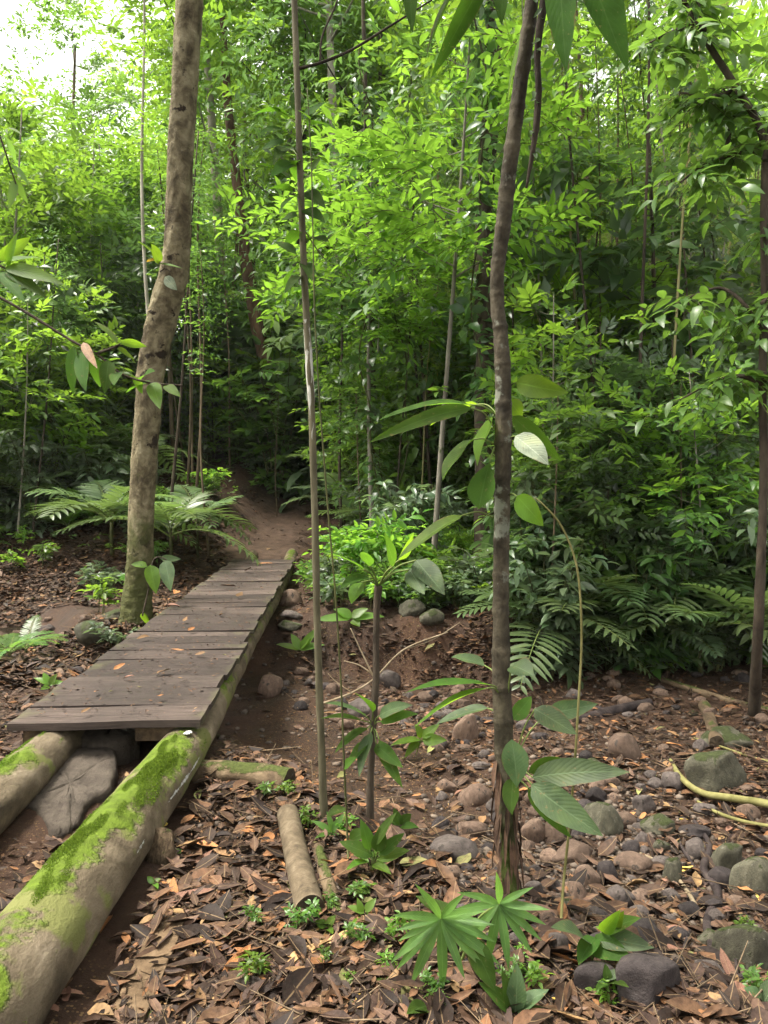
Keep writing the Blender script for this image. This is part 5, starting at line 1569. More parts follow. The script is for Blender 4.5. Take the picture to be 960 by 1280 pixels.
# ---- plants one can pick out in the photograph
_l = put('lime', 545, 11.0, 1.36, label='glowing lime-green tree with flat leafy layers at the middle of the wood', rz=1.0); _l.scale.x *= .82; _l.scale.y *= .82
put('lime', 470, 13.5, 1.2, label='smaller lime-green tree behind the slender pole', rz=2.4)
put('layer', 478, 9.9, 1.0, 0, 'knee-high lime sapling with a flat spread of leaves above the eroded bank', 0)
put('layer', 430, 10.3, .95, 1, 'flat-topped lime sapling by the far end of the bridge', 1)
put('layer', 545, 10.2, .8, 0, 'low yellow-green sapling between the flat-topped lime one and the ringed trunk', 2)
put('layer', 590, 9.6, .55, 1, 'small lime sapling directly left of the ringed trunk', 3)
put('palm', 214, 12.8, 1.5, 0, 'pale palm with split fronds just right of the thick leaning trunk', 1.2)
put('palm', 246, 13.9, 1.05, 1, 'smaller palm with yellowish fronds between the leaning trunk and the trail', .3)
put('palm', 140, 13.2, 1.5, 0, 'palm whose frond tips show at the shaded side of the thick leaning trunk', 2)
put('palegreypalm', 430, 17.5, 1.35, 0, 'grey-green palm with hanging umbrella leaves behind the slender pole', 1)
put('palm', 452, 16, 1.1, 0, 'dark stemmed palm with one tan dead frond beside the trail', 2)
put('palm', 478, 15.0, 1.0, 1, 'bluish palm with arching fronds between the trail and the ringed trunk', .4)
put('palegreypalm', 800, 8.8, .95, 0, 'palm with broad pale fronds spreading over the dark stream hollow', 2.9)
put('palm', 720, 8.6, .9, 1, 'palm with a comb-like frond low behind the thin climbing stem', 3.3)
put('palm', 880, 8.4, 1.05, 0, 'dark palm with long comb-like fronds above the dark stream hollow', 2.6)
put('palm', 945, 8.2, 1.05, 1, 'dusky palm with long fronds beside the dark branching tree', 3.6)
put('palm', 845, 9.6, 1.1, 1, 'palm with narrow grey fronds standing behind the pale-fronded palm', 1.6)
put('palm', 30, 14.5, 1.1, 1, 'low palm with drooping fronds farthest from the bridge on the stream bank', .8)
put('fern', 85, 14.6, 1.2, 0, 'low fern patch with long fronds near the stream', 2)
put('fern', 30, 8.6, .8, 1, 'fern with flat fronds beside the wet stream', 1.5)
put('fern', 8, 7.2, .6, 0, 'fern frond cut by the picture edge near the wet stream', 0)
put('herb', 125, 9.7, 1.3, 0, 'waist-low seedling with pale leaves standing alone in the brown litter', 0)
put('herb', 140, 8.2, 1.0, 2, 'grey-leaved herb hanging over the boulder by the thick trunk', 0)
put('bigleaf', 690, 8.3, .7, 1, 'grey-green shrub with long hanging leaves right beside the ringed trunk', 1)
put('bigleaf', 662, 9.0, .8, 2, 'taller dark shrub with long hanging leaves half behind the ringed trunk', 2)
put('bigleaf', 775, 9.6, .95, 1, 'grey-green shrub with long hanging leaves above the comb-like palm frond', 3)
put('freshbush', 735, 11.0, 1.4, 0, 'tall light-green bush with bright top leaves right of the ringed trunk', 1)
put('darkbush', 745, 12.0, 2.2, 0, 'large dark bush like a dome between the ringed trunk and the leaning brown trunk', 1)

# ---- tiny seedlings sprouting from the litter near the viewer
for (xa, xb, ya, yb, n, where) in ((395, 500, 1035, 1240, 11, 'around the sawn log and the thin vine stem'), (500, 680, 1200, 1275, 6, 'in front of the palmate plant'), (255, 395, 985, 1260, 6, 'in the litter between the mossy log and the sawn log'), (690, 950, 1160, 1270, 5, 'among the bottom stones of the stream bed')):
    for k in range(n):
        q = G1(R.uniform(xa, xb), R.uniform(ya, yb))
        put('herb', 0, 1, R.uniform(.14, .30), R.choice([0, 1]), 'tiny green seedling sprouting ' + where, None, 0, .6, 'tiny seedlings ' + where, 0.0, q)
# ---- fill: understory
random_fill = [
    # key, n, px range, depth range, scale range
    ('lowbush', 40, (395, 640), (9.5, 13.5), (.7, 1.2)),
    ('herb', 24, (395, 640), (9.2, 11.5), (.8, 1.5)),
    ('lowbush', 14, (500, 650), (9.0, 10.2), (.6, 1.0)),
    ('layer', 4, (520, 640), (9.6, 11.5), (.45, .7)),
    ('greybush', 8, (440, 640), (11.5, 16), (.6, .95)),
    ('midbush', 8, (430, 640), (13, 18), (.6, 1.0)),
    ('fern', 10, (380, 640), (10.5, 16), (.8, 1.2)),
    ('midbush', 10, (400, 640), (13.5, 18), (1.1, 1.8)),
    ('sapling', 6, (400, 640), (13.5, 18), (.8, 1.1)),
    ('lowbush', 20, (640, 960), (8.6, 11.5), (.7, 1.3)),
    ('herb', 14, (620, 960), (8.4, 10), (.8, 1.4)),
    ('bigleaf', 9, (650, 980), (8.8, 12), (.7, 1.15)),
    ('greybush', 12, (650, 1000), (9.2, 14), (.7, 1.2)),
    ('darkbush', 8, (650, 1010), (9.5, 15), (.8, 1.3)),
    ('fern', 12, (640, 1000), (8.6, 12), (.8, 1.3)),
    ('palm', 10, (660, 1010), (8.6, 13), (.9, 1.4)),
    ('bigleaf', 4, (700, 980), (8.4, 9.6), (.55, .8)),
    ('sapling', 12, (645, 960), (8.6, 11.5), (.5, .8)),
    ('palegreypalm', 7, (660, 980), (8.3, 12), (.8, 1.15)),
    ('palm', 6, (790, 1000), (8.5, 10), (.85, 1.2)),
    ('darkbush', 7, (790, 1010), (8.6, 10.2), (.5, .85)),
    ('bigleaf', 4, (800, 1000), (8.6, 10), (.6, .85)),
    ('lowbush', 8, (760, 1000), (8.5, 9.6), (.7, 1.1)),
    ('palm', 5, (660, 980), (8.2, 9.8), (.8, 1.1)),
    ('greybush', 8, (660, 980), (8.2, 9.8), (.8, 1.1)),
    ('bigtree', 6, (640, 1010), (11, 18), (.6, 1.0)),
    ('bigtree', 5, (-80, 360), (15, 24), (.7, 1.0)),
    ('bigtree', 5, (390, 640), (14, 22), (.7, 1.1)),
    ('bigleaf', 14, (-80, 1000), (17, 26), (1.6, 2.8)),
    ('greybush', 14, (-80, 1000), (17, 26), (1.5, 2.6)),
    ('liana', 16, (380, 990), (10.5, 20), (.8, 1.3)),
    ('liana', 4, (180, 340), (14, 22), (.9, 1.3)),
    ('sapling', 9, (640, 1000), (12, 17), (.7, 1.05)),
    ('midbush', 12, (650, 1010), (11, 19), (.8, 1.5)),
    ('freshbush', 10, (650, 1010), (11, 19), (.8, 1.5)),
    ('freshbush', 8, (400, 640), (11, 16), (.5, .8)),
    # left bank
    ('fern', 16, (-60, 170), (14.6, 19), (.9, 1.6)),
    ('lowbush', 20, (-60, 330), (14.3, 18), (.7, 1.2)),
    ('herb', 16, (-20, 330), (10.5, 15), (.8, 1.3)),
    ('greybush', 14, (-80, 160), (14.5, 19), (.9, 1.5)),
    ('darkbush', 6, (-80, 350), (15.5, 20), (.8, 1.2)),
    ('bigleaf', 7, (-60, 330), (14.6, 19), (.8, 1.1)),
    ('palm', 8, (-60, 330), (15, 19), (1.0, 1.4)),
    ('midbush', 12, (-100, 350), (14, 22), (1.0, 1.8)),
    ('freshbush', 24, (-100, 360), (14, 24), (1.3, 2.6)),
    ('sapling', 16, (-60, 360), (13.5, 22), (.8, 1.3)),
    # deep wood
    ('darkbush', 22, (-100, 1060), (19, 30), (1.2, 2.4)),
    ('midbush', 26, (-100, 1060), (18, 32), (1.3, 2.8)),
    ('freshbush', 24, (-100, 1060), (18, 34), (1.3, 2.8)),
    ('sapling', 28, (-60, 1040), (17, 30), (1.0, 1.7)),
    ('palm', 10, (150, 900), (18, 26), (1.2, 1.8)),
]
for key, n, xr, dr, sr_ in random_fill:
    k = 0
    while k < n:
        d = math.sqrt(R.uniform(dr[0] ** 2, dr[1] ** 2)); px = R.uniform(*xr)
        x = (px - 480) / FPX * d
        # keep the trail and the bridge clear
        tx = x - np.interp(d, [13, 15.5, 18, 20.5, 26], [-2.15, -2.45, -2.75, -2.6, -2.4])
        big_ = key in ('sapling', 'bigtree', 'liana', 'freshbush', 'midbush', 'darkbush') or (key in ('bigleaf', 'greybush') and sr_[1] > 1.4)
        if 12.6 < d < 21.3 and -(4.2 if big_ else 1.3 if key in ('herb', 'lowbush') else 2.2) < tx < (1.9 if big_ else 1.3): continue
        if d < 13.8 and -2.95 + .3 * (d < 10) - .058 * (d - 9) < x < -.95 - .058 * (d - 9): continue
        if d < float(np.interp(x, FX, FY)) + (.05 if px < 640 else -.85 if px < 760 else -1.9): continue
        put(key, px, d, R.uniform(*sr_)); k += 1

for px, d, key, s_ in ((318, 22.5, 'midbush', 1.7), (350, 23.5, 'freshbush', 1.9), (372, 22, 'darkbush', 1.3), (335, 26, 'midbush', 2.6), (300, 25, 'freshbush', 2.4), (365, 27, 'darkbush', 2.6), (385, 24, 'bigleaf', 1.7), (340, 30, 'freshbush', 3.0), (310, 31, 'midbush', 3.2), (372, 32, 'midbush', 3.4),
                       (322, 21.8, 'lowbush', 1.2), (356, 21.9, 'fern', 1.3), (340, 24, 'sapling', 1.2), (362, 28, 'sapling', 1.5), (305, 28, 'bigtree', 1.1)):
    put(key, px, d, s_)
# ---- trees one can pick out
put('tall', 369, 27, 1.0, 1, 'pale stout tree seen right behind the slender pole', 1)
put('slim', 775, 15, 1.25, 0, 'slightly leaning brown-trunked tree above the dark dome bush', 2, tilt=.03)
put('slim', 812, 17, 1.3, 3, 'pale grey tree trunk leaning above the right thicket', 1, tilt=.05)
put('tall', 655, 24, .9, 0, 'stout brown tree half behind the top of the ringed trunk', 1)
put('tall', 480, 26, .9, 2, 'dark stout tree far behind the lime tree', 2)
put('tall', 95, 36, .88, 0, 'tall tree with a rounded crown under the patch of open sky', 1)
put('tall', 290, 24, 1.0, 1, 'tall grey tree whose crown fills the space between the leaning trunk and the pole', 2)
for key, n, xr, dr, sr_ in [('tall', 12, (-250, 1230), (27, 48), (.85, 1.25)), ('tall', 1, (250, 900), (21, 26), (.8, 1.0)), ('slim', 16, (-150, 1080), (16, 34), (.8, 1.3)), ('hanging', 8, (200, 1080), (15, 32), (.75, 1.2)),
                            ('feathery', 13, (600, 1120), (16, 34), (.7, 1.3)), ('lime', 2, (400, 560), (15, 20), (.8, 1.0)), ('lime', 8, (-60, 230), (18, 30), (1.0, 1.5)), ('sapling', 5, (660, 1000), (12, 15), (.9, 1.2))]:
    k = 0
    while k < n:
        d = math.sqrt(R.uniform(dr[0] ** 2, dr[1] ** 2)); px = R.uniform(*xr)
        x = (px - 480) / FPX * d
        if d < 23 and abs(x + 2.5) < 1.2: continue
        if 13 < d < 22.5 and -7 < x < -1.3 and R.random() < .7: continue          # the trail lies in the open
        if 690 < px < 800 and key != 'sapling' and R.random() < .6: continue
        sc_ = R.uniform(*sr_)                                                     # keep open the gap that lets the sky in
        top_ = pix(at(px, d, {'tall': 18.5, 'slim': 10.5, 'hanging': 10.7, 'feathery': 12.5, 'lime': 6.6, 'sapling': 4.8}[key] * sc_))
        if (-190 if key in ('tall', 'hanging') else -110) < top_[0] < (270 if key in ('tall', 'hanging') else 215) and top_[1] < 140: continue
        if key == 'tall' and px > 640 and R.random() < .5: continue
        put(key, px, d, sc_); k += 1

# ---- leaning pale culms and poles
CULM = []
for k in range(4):
    mb = MB(); hgt = 7.5
    zz = np.linspace(-.2, hgt, 14)
    add_tube(mb, np.stack([.06 * np.sin(zz + k) + .012 * zz ** 2 * [1, -.6, .3, -1][k] * .6, .05 * np.cos(zz * .8 + k), zz], -1), np.linspace(.032, .012, 14), 7, 0, True, .04, k)
    CULM.append(mb)
culm_protos = []
for k in range(4):
    t = thing('thin_pole_tree', None, 'pole tree')
    CULM[k].obj('trunk', M[['culm', 'bark_grey', 'bark_brown', 'bark_dark'][k]], t)
    c = MB(); z = rng.uniform(4.2, 7.6, 70); A = rng.uniform(0, 6.28, 70)
    x = .012 * z ** 2 * [1, -.6, .3, -1][k] * .6
    spray(c, np.stack([x, 0 * z, z], -1), np.stack([np.cos(A), np.sin(A), rng.uniform(-.1, .4, 70)], -1), rng.uniform(.4, .8, 70), 8, .14, [.03, .05, .055, .05][k], .3, 1, 'lance', 0, .4)
    c.obj('crown', [M[['pale', 'fresh', 'mid', 'dark'][k]], M['stem']], t)
    PROTO.setdefault('pole', []).append([t, False])
hg = 5.0
_put = put
def put_pole(px, d, s, var, tilt, rz=0.0, label=None):
    vs = PROTO['pole']; proto, used = vs[var]
    if not used: o = proto; vs[var][1] = True
    else: o = copy_tree(proto)
    if label is None and 12.6 < d < 23 and abs((px - 480) / FPX * d - np.interp(d, [13, 15.5, 18, 20.5], [-2.15, -2.45, -2.75, -2.6])) < 1.5:
        px -= 1.9 / d * FPX                                     # not on the trail
    o.location = at(px, d, 0); o.rotation_euler = (R.gauss(0, .05), tilt, rz); s2 = s * R.uniform(.8, 1.1) * (.62 if d < 14 else 1); o.scale = (s2, s2, s)
    q = pix(at(px, d, 4.0 * s))
    if label: o['label'] = label
    else: KIND_ITEMS.append((o, 'pole', q[0] + tilt * 4 * s / d * 960, q[1], q[2]))
    return o


for k in range(34):
    put_pole(R.uniform(640, 930), R.uniform(13, 24), R.uniform(.7, 1.25), R.choice([0, 0, 0, 1, 2]), R.gauss(.03, .11), R.choice([0, 0, math.pi]))
for k in range(16):
    put_pole(R.uniform(640, 930), R.uniform(10, 13.5), R.uniform(1.0, 1.5), R.choice([0, 1, 2, 3]), R.gauss(.01, .05), R.choice([0, 0, math.pi]))
for k in range(12):
    put_pole(R.uniform(200, 640), R.uniform(13.5, 24), R.uniform(.7, 1.2), R.choice([2, 2, 3, 3]), R.gauss(0, .06), R.uniform(0, 6.28))
for k in range(4):
    put_pole(R.uniform(-40, 180), R.uniform(14, 24), R.uniform(.6, .9), R.choice([2, 3]), R.gauss(0, .06), R.uniform(0, 6.28))
put_pole(189, 17, 1.75, 1, .01, 0, 'straight grey-trunked tree on the sky side of the thick leaning trunk')
put_pole(213, 20, 2.0, 2, .02, 0, 'brown-trunked tree half hidden by the top of the thick leaning trunk')
put_pole(258, 14.1, .75, 2, -.03, 0, 'thin straight pole tree standing just beyond the bridge by the small palm')
put_pole(345, 20, .5, 2, 0, 0, 'short mossy pole at the dark foot of the slope beyond the trail')
put_pole(520, 14, .8, 0, .04, 0, 'pale thin tree trunk behind the lime sapling and the big leaves')

# ---- dark trunk hung with climbers behind the ringed trunk
base = at(607, 11.6); o0 = tuple(base)
DT = thing('dark_trunk_tree', 'stout dark trunk with climbers, half behind the lime leaves, just left of the ringed trunk', 'tree', o0)
pts = [base - [0, 0, .15]] + [P(x, y, 11.6) for x, y in ((607, 600), (606, 520), (607, 440), (605, 370), (604, 300), (608, 220), (613, 140), (617, 50), (620, -60), (622, -160))]
trunk_part('trunk', pts, [.19, .155, .145, .14, .14, .135, .13, .125, .12, .11, .08], M['bark_dark'], DT, o0, 28, .12, 8, 14, None, .03)
cm = MB()
for k in range(90):
    y_ = R.choice([R.uniform(-40, 200), R.uniform(330, 560)])
    a = P(607 + R.uniform(-9, 9), y_, 11.6 + R.uniform(-.16, .05))
    spray(cm, [a], [[R.gauss(0, 1), R.gauss(-.4, .6), R.uniform(-.9, .1)]], [R.uniform(.12, .4)], 4, .19, .10, .4, 2, 'ovate', 0, .5)
cm.obj('climber_foliage', [M['dark'], M['stem']], DT, o0)
cm = MB()
for k in range(16):
    c = P(622 + R.uniform(-90, 90), R.uniform(-260, -40), 11.6 + R.uniform(-1.2, 1.2))
    a = c + rng.normal(0, .4, (13, 3)) * [1, 1, .5]; d_ = rng.normal(0, 1, (13, 3)); d_[:, 2] *= .3
    spray(cm, a, d_, .6, 8, .2, .08, .3, 1)
cm.obj('crown', [M['mid'], M['stem']], DT, o0)

# ---- reddish leaning trunk beyond the trail
base = at(350, 22.5); o0 = tuple(base)
RL = thing('leaning_tree', 'reddish-barked trunk leaning towards the thick tree beyond the end of the trail', 'tree', o0)
pts = [base - [0, 0, .15]] + [P(x, y, 22.2) for x, y in ((348, 560), (341, 500), (331, 450), (320, 400), (311, 350), (304, 300), (296, 230), (285, 130), (278, 20))]
trunk_part('trunk', pts, [.24, .22, .205, .20, .185, .175, .16, .14, .12, .08], M['bark_red'], RL, o0, 14, .1, 3, 6)
cm = MB()
for k in range(14):
    c = P(280 + R.uniform(-70, 70), R.uniform(-90, 120), 22.2 + R.uniform(-1.2, 1.2))
    a = c + rng.normal(0, .4, (14, 3)) * [1, 1, .5]; d_ = rng.normal(0, 1, (14, 3)); d_[:, 2] *= .3
    spray(cm, a, d_, .6, 8, .2, .08, .3, 1)
cm.obj('crown', [M['mid'], M['stem']], RL, o0)

# ---- tree with a dark forked trunk at the edge of the picture
base = at(947, 7.0); o0 = tuple(base)
ET = thing('branching_tree', 'dark thin branching tree at the edge above the dark stream hollow', 'tree', o0)
e = 6.6
pts = [base - [0, 0, .1]] + [P(x, y, e) for x, y in ((948, 780), (952, 680), (955, 580), (953, 480), (956, 380), (955, 280), (956, 190), (945, 150), (922, 112), (898, 75), (870, 30), (845, -20), (820, -80))]
trunk_part('trunk', pts, [.055, .042, .038, .035, .034, .033, .032, .033, .031, .029, .027, .023, .019, .012], M['bark_dark'], ET, o0, 14, .10, 6, 6)
BRS = [((956, 190), (925, 192), (900, 198), (875, 210), (850, 228)), ((905, 197), (912, 160), (905, 110)), ((956, 200), (968, 120), (975, 40), (985, -60)), ((880, 38), (872, 0), (868, -40)), ((952, 300), (985, 260), (1020, 220)), ((870, 30), (840, 40), (800, 60)),
       ((922, 112), (890, 120), (850, 116)), ((954, 480), (925, 470), (890, 478), (850, 500)), ((955, 420), (930, 380), (900, 360), (860, 372)), ((953, 380), (990, 350), (1030, 330))]
cm = MB()
for q in BRS:
    pp_ = np.array([P(x, y, e + R.uniform(-.25, .25)) for x, y in q])
    trunk_part('branch', pp_, np.linspace(.024, .008, len(pp_)), M['bark_dark'], ET, o0, 8, .08, 3, 5)
    sp_ = smooth_path(pp_, 8)
    a = sp_[rng.integers(2, len(sp_), 20)]
    A = rng.uniform(0, 6.28, 20)
    spray(cm, a, np.stack([np.cos(A), np.sin(A), rng.uniform(-.5, .2, 20)], -1), rng.uniform(.25, .55, 20), 7, .17, .075, .45, 3, 'ovate', 0, .5, .85, 1, .004)
cm.obj('crown', [M['mid'], M['stem']], ET, o0)

# crown of the ringed tree and of the thick tree reach above the frame
cm = MB()
tpz = np.array(pts_tt_top) if 'pts_tt_top' in globals() else P(250, -300, 8.0)
for k in range(26):
    c = tpz + rnd_ball(1, 1)[0] * [2.2, 2.2, 1.3] + [0, 0, 1.6]
    n = 18
    a = c + rng.normal(0, .45, (n, 3)) * [1, 1, .5]
    d = rng.normal(0, 1, (n, 3)); d[:, 2] *= .3
    spray(cm, a, d, .6, 9, .17, .07, .25, 1)
cm.obj('crown', [M['fresh'], M['stem']], TT, tuple(TT.location))

# ---- leafy branches that reach in from the sides
def side_branch(name, label, paths, leaves, mat, d, cat='branch', r=.008):
    o0 = tuple(P(*paths[0][0], d))
    t = thing(name, label, cat, o0)
    for q in paths:
        pp_ = [P(x, y, d) for x, y in q]
        trunk_part('stem', pp_, np.linspace(r, r * .5, len(pp_)), M['bark_dark'], t, o0, 7, .08)
    for (a, b, w, m) in leaves:
        leaf_part('leaf', P(*a, d), P(*b, d + R.uniform(-.15, .15)), w / FPX * d, t, M[m], .10, R.uniform(-.3, .8), .3, 6, 'ovate', o0, None)
    return t


side_branch('leafy_branch', 'drooping branch reaching in over the stream with dark hanging leaves and a brown dead one',
            [((-60, 340), (0, 372), (40, 395), (88, 425), (120, 442), (150, 466), (185, 478), (228, 482)), ((120, 442), (138, 436), (150, 430))],
            [((92, 432), (96, 492), 20, 'broad'), ((104, 438), (106, 490), 22, 'broad'), ((116, 446), (124, 484), 18, 'broad'), ((136, 450), (131, 492), 20, 'broad'), ((104, 428), (119, 462), 12, 'leaf_tan'), ((146, 430), (118, 402), 16, 'broad_light'),
             ((150, 428), (183, 432), 12, 'broad_light'), ((146, 436), (168, 451), 13, 'broad_light'), ((150, 465), (140, 482), 18, 'broad'), ((165, 472), (178, 492), 18, 'broad_light'), ((190, 478), (203, 510), 20, 'broad_light'), ((205, 482), (226, 496), 14, 'broad_light'),
             ((188, 478), (160, 490), 16, 'broad'), ((176, 474), (196, 462), 16, 'broad'), ((128, 440), (108, 446), 14, 'broad')], 'broad', 3.6)
side_branch('leafy_branch', 'spray of long bright leaves reaching in from the side above the drooping branch',
            [((-60, 300), (0, 332), (25, 345))],
            [((5, 335), (84, 352), 20, 'broad_light'), ((5, 338), (60, 372), 18, 'broad'), ((0, 330), (50, 322), 16, 'broad_light'), ((-5, 325), (40, 300), 18, 'broad_light'), ((0, 340), (30, 380), 18, 'broad'), ((10, 335), (22, 290), 15, 'broad_light')], 'broad', 3.8)
side_branch('leafy_branch', 'thin branch with willow-like leaves hanging at the edge below the open sky',
            [((-60, 90), (-10, 150), (20, 230))],
            [((0, 150), (-10, 190), 12, 'broad_light'), ((5, 170), (22, 205), 10, 'mid'), ((8, 190), (-8, 230), 11, 'broad_light'), ((14, 205), (36, 232), 10, 'mid'), ((18, 225), (14, 262), 11, 'mid'), ((16, 220), (34, 255), 10, 'mid'), ((2, 160), (30, 170), 11, 'broad_light')], 'mid', 4.2)
side_branch('climber', 'climber with a few long pale leaves on the foot of the thick leaning trunk',
            [((178, 770), (186, 735), (192, 700), (205, 698), (212, 706)), ((186, 735), (182, 712), (176, 706))],
            [((188, 706), (194, 742), 20, 'broad_light'), ((206, 700), (216, 738), 20, 'broad_grey'), ((200, 698), (226, 700), 10, 'broad_grey'), ((184, 708), (164, 706), 12, 'broad_light'), ((180, 765), (186, 780), 13, 'broad_light'), ((208, 700), (212, 724), 12, 'leaf_tan')], 'broad', 8.45, 'climber', .010)
side_branch('epiphyte', 'small pale leaf sprouting from the dark knot on the thick leaning trunk',
            [((200, 340), (206, 336), (214, 340))],
            [((206, 346), (222, 362), 14, 'silver'), ((196, 330), (228, 336), 6, 'broad_light'), ((198, 330), (190, 304), 18, 'broad_light'), ((196, 322), (172, 302), 16, 'broad_light'), ((200, 326), (184, 328), 12, 'yellow')], 'broad', 8.2, 'epiphyte', .008)

# ---- far wood seen between the trunks: one mass
fm = MB()
for k in range(1000):
    az = R.uniform(-.75, .75); d = R.uniform(52, 80)
    x = d * math.sin(az); y = d * math.cos(az)
    zg = float(H(x, y))
    zt = 21 + 6 * math.sin(az * 9) + 3 * math.sin(az * 23 + 1)
    if az < -.30: zt *= .62
    zt *= 1 - .42 * math.exp(-((az - .264) / .06) ** 2) - .25 * math.exp(-((az - .083) / .025) ** 2)
    z = zg + zt * R.random() ** .8
    n = 34
    a = np.array([x, y, z]) + rng.normal(0, 1, (n, 3)) * [1.5, 1.3, 1.0]
    dd = rng.normal(0, 1, (n, 3)); dd[:, 2] *= .3
    spray(fm, a, dd, 1.5, 7, .62, .30, .25, 1, 'ovate', 0, .3)
o = fm.obj('distant_forest', [M['fresh'], M['stem']])
tag(o, kind='stuff')
# low leafy cover of the forest floor too small to count
um = MB()
n = 1500
px = rng.uniform(-150, 1110, n * 3); d = np.sqrt(rng.uniform(10 ** 2, 34 ** 2, n * 3))
x = (px - 480) / FPX * d
ok = (d > np.interp(x, FX, FY) + .3) & ~((d < 23) & (np.abs(x + 2.4) < 1.1)) & ~((d < 14) & (x < -.9) & (x > -3.2))
lit = (x < -2.9) & (d < 13.0)                                   # the open litter patch left of the bridge
ok &= ~(lit & (rng.random(len(x)) < .85))
x, d = x[ok][:n], d[ok][:n]
a = np.stack([x, d, H(x, d) + rng.uniform(.02, .18, len(x))], -1)
A = rng.uniform(0, 6.28, len(x))
spray(um, a, np.stack([np.cos(A), np.sin(A), rng.uniform(.1, 1.0, len(x))], -1), rng.uniform(.12, .3, len(x)), 6, .11, .05, .3, 1, 'ovate', 0, .2)
tag(um.obj('ground_cover', [M['mid'], M['stem']]), kind='stuff')
# ------------------------------------------------------------------ labels: say which one
def zone(px):
    for lim, t in ((120, 'left of the leaning trunk'), (215, 'behind the leaning trunk'), (385, 'between leaning trunk and slender pole'),
                   (500, 'just right of the slender pole'), (625, 'just left of the ringed trunk'), (740, 'right of the ringed trunk'), (850, 'above the dark stream hollow'), (5000, 'at the dark branching tree')):
        if px < lim: return t


def band(d):
    return 'near the bank' if d < 12 else 'midway up the slope' if d < 20 else 'deep in the wood'


DESC = {'tall': 'tall stout tree', 'slim': 'slim loose-crowned tree', 'hanging': 'drooping-leaved tree', 'feathery': 'pale feathery-leaved tree', 'lime': 'lime-green tree', 'sapling': 'leafy sapling', 'pole': 'thin pole tree',
        'darkbush': 'dark glossy bush', 'greybush': 'grey-green bush', 'midbush': 'green bush', 'freshbush': 'light green bush', 'layer': 'lime sapling', 'lowbush': 'low bush', 'herb': 'small herb', 'bigleaf': 'long-leaved shrub', 'palm': 'palm', 'palegreypalm': 'pale palm', 'bigtree': 'large-leaved tree', 'liana': 'leafy liana', 'fern': 'fern'}
ORD = ['first', 'second', 'third', 'fourth', 'fifth', 'sixth', 'seventh']
cells = {}
for it in KIND_ITEMS:
    o, key, px, py, d = it
    cells.setdefault((key, zone(px), band(d)), []).append(it)
for (key, z, b), its in cells.items():
    its.sort(key=lambda i: i[2])
    base_l = f'{DESC[key]} {b}, {z}'
    for i, it in enumerate(its):
        o = it[0]
        if len(its) == 1: o['label'] = base_l
        elif len(its) == 2: o['label'] = ('left of two: ' if i == 0 else 'right of two: ') + base_l
        elif len(its) <= 3: o['label'] = f'{["leftmost","middle","rightmost"][i]} of three: {base_l}'
        else: o['label'] = base_l
        o['group'] = f'{DESC[key]}s {b}, {z}' if len(its) > 3 else f'{DESC[key]}s {b}'
# different groups must not share a label
seen = {}
# small stones and small dead leaves
def szone(px, py):
    if py < 905 and px < 430: return 'in the mud right of the bridge'
    if px < 150: return 'in the stream left of the bridge'
    if py < 912 and px < 640: return 'at the foot of the eroded bank'
    if py < 885: return 'at the shaded back edge of the stream bed'
    if px < 640: return 'on the sand left of the ringed trunk'
    if px < 715: return 'between the ringed trunk and the climbing stem'
    if px < 820: return 'in the stony middle of the stream bed'
    return 'among the leaves by the olive boulders'


SD = {'brown': 'brown rounded cobble', 'grey': 'grey cobble', 'dark': 'blackish wet cobble', 'moss': 'greenish mossy cobble'}
cells = {}
for it in stone_objs:
    cells.setdefault((it[1], szone(it[2], it[3])), []).append(it)
for (mk, z), its in cells.items():
    its.sort(key=lambda i: -i[4])
    for i, it in enumerate(its):
        w = 'largest ' if (i == 0 and len(its) > 1 and it[4] > its[1][4] * 1.12) else ''
        it[0]['label'] = f'{w if w else ("small " if len(its) > 1 else "lone ")}{SD[mk]} lying {z}'
        it[0]['group'] = f'{SD[mk]}s {z}'


def lzone(px, py):
    if py < 905: return 'on the far side of the stream bed'
    if px < 250 and py > 950: return 'close beside the mossy log'
    if px < 345: return 'between the mossy log and the sawn log'
    if px < 480: return 'around the sawn log and the slender pole'
    if px < 640: return 'on the ground left of the ringed trunk'
    if px < 830: return 'among the stones of the stream bed'
    return 'by the olive boulders and the dead root'


LD = {'orange': 'orange-brown dead leaf', 'pink': 'pinkish-brown dead leaf', 'tan': 'tan dead leaf', 'dark': 'dark wet dead leaf', 'yellow': 'yellow fallen leaf', 'green': 'faded green fallen leaf'}
for o, mk, px, py in dead_objs:
    on_deck = py < 885 and px < 320
    z = 'on the planks of the footbridge' if on_deck else lzone(px, py)
    o['label'] = f'{LD[mk]} lying {z}'; o['group'] = f'{LD[mk]}s {z}'

# prototypes never placed
for key, vs in PROTO.items():
    for o, used in vs:
        if not used:
            for c in list(o.children): bpy.data.objects.remove(c)
            bpy.data.objects.remove(o)

# ------------------------------------------------------------------ light
w = bpy.data.worlds.new('World'); sc.world = w; w.use_nodes = True
nt = w.node_tree; nt.nodes.clear()
SUN_EL, SUN_AZ = rad(64), rad(-85)          # azimuth from +Y (the view) towards +X
sky = nt.nodes.new('ShaderNodeTexSky'); sky.sky_type = 'NISHITA'; sky.sun_disc = False
sky.sun_elevation = SUN_EL; sky.sun_rotation = SUN_AZ
sky.dust_density = 4.0; sky.air_density = 1.0; sky.ozone_density = 1.0
hs = nt.nodes.new('ShaderNodeHueSaturation'); hs.inputs['Saturation'].default_value = .18; hs.inputs['Value'].default_value = 1.0
tint = nt.nodes.new('ShaderNodeMix'); tint.data_type = 'RGBA'; tint.blend_type = 'MULTIPLY'; tint.inputs[0].default_value = 1; tint.inputs[7].default_value = (1.0, .97, .90, 1)
bg = nt.nodes.new('ShaderNodeBackground'); bg.inputs[1].default_value = .098
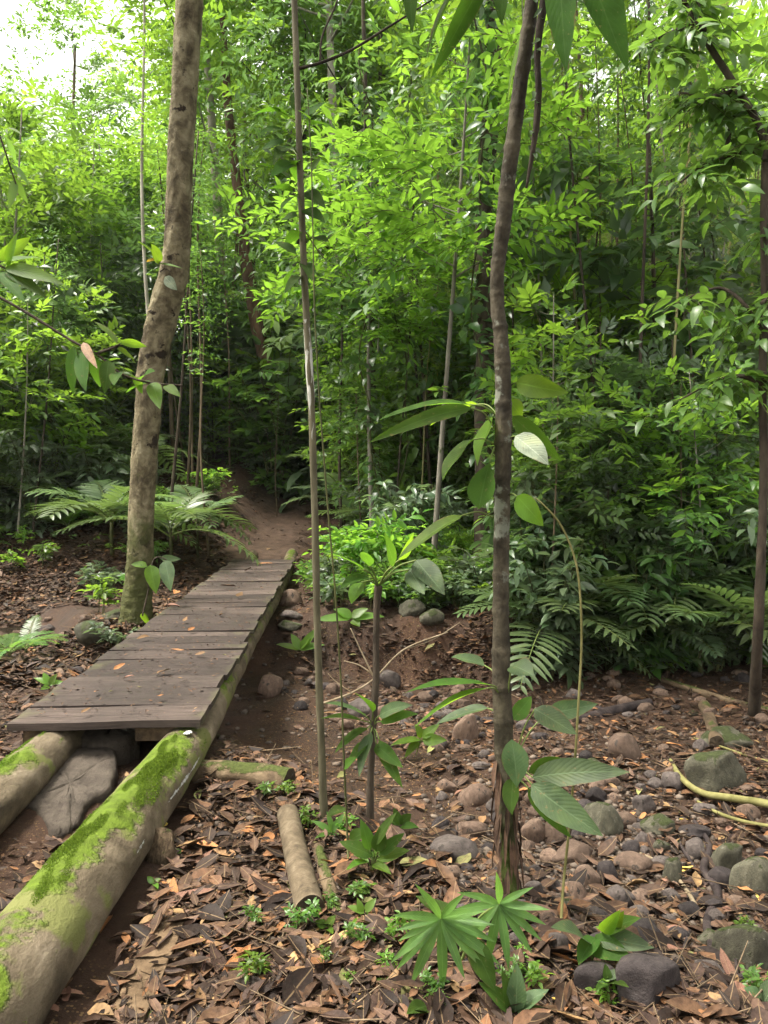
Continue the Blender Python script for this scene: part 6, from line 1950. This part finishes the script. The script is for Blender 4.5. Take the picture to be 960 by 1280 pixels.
out = nt.nodes.new('ShaderNodeOutputWorld')
nt.links.new(sky.outputs[0], hs.inputs['Color']); nt.links.new(hs.outputs[0], tint.inputs[6]); nt.links.new(tint.outputs[2], bg.inputs[0]); nt.links.new(bg.outputs[0], out.inputs[0])
sd = bpy.data.lights.new('sun', 'SUN'); sd.energy = 1.5; sd.angle = rad(14); sd.color = (1, .95, .85)
so = bpy.data.objects.new('sun', sd); COL.objects.link(so)
sv = Vector((math.sin(SUN_AZ) * math.cos(SUN_EL), math.cos(SUN_AZ) * math.cos(SUN_EL), math.sin(SUN_EL)))
so.rotation_euler = sv.to_track_quat('Z', 'Y').to_euler()

sc.render.engine = 'CYCLES'
cy = sc.cycles
cy.use_denoising = True
try: cy.denoiser = 'OPENIMAGEDENOISE'
except Exception: pass
cy.max_bounces = 12; cy.diffuse_bounces = 8; cy.glossy_bounces = 2; cy.transmission_bounces = 8; cy.transparent_max_bounces = 4
cy.caustics_reflective = False; cy.caustics_refractive = False
cy.sample_clamp_indirect = 6
cy.use_adaptive_sampling = True; cy.adaptive_threshold = .02
vs_ = sc.view_settings
sc.display_settings.display_device = 'sRGB'
vs_.view_transform = 'Standard'; vs_.look = 'None'; vs_.exposure = 2.5; vs_.gamma = 1.0
try: vs_.use_curve_mapping = False
except Exception: pass
# ------------------------------------------------------------------ damp air between the trees
def haze_box(density):
    mb = MB()
    x0, x1, y0, y1, z0, z1 = -160, 160, -8, 175, -6, 60
    V = [[x, y, z] for z in (z0, z1) for y in (y0, y1) for x in (x0, x1)]
    mb.add(V, [[[0, 2, 3, 1], [4, 5, 7, 6], [0, 1, 5, 4], [2, 6, 7, 3], [0, 4, 6, 2], [1, 3, 7, 5]]])
    m, nt_, ns, lk = new_mat('damp_air')
    v = N(nt_, 'ShaderNodeVolumePrincipled', inp={'Color': (.93, .97, .90, 1), 'Density': density, 'Anisotropy': .2})
    out_ = N(nt_, 'ShaderNodeOutputMaterial'); lk.new(v.outputs[0], out_.inputs['Volume'])
    o = mb.obj('haze', m, smooth=False)
    tag(o, kind='stuff')


haze_box(.0003)
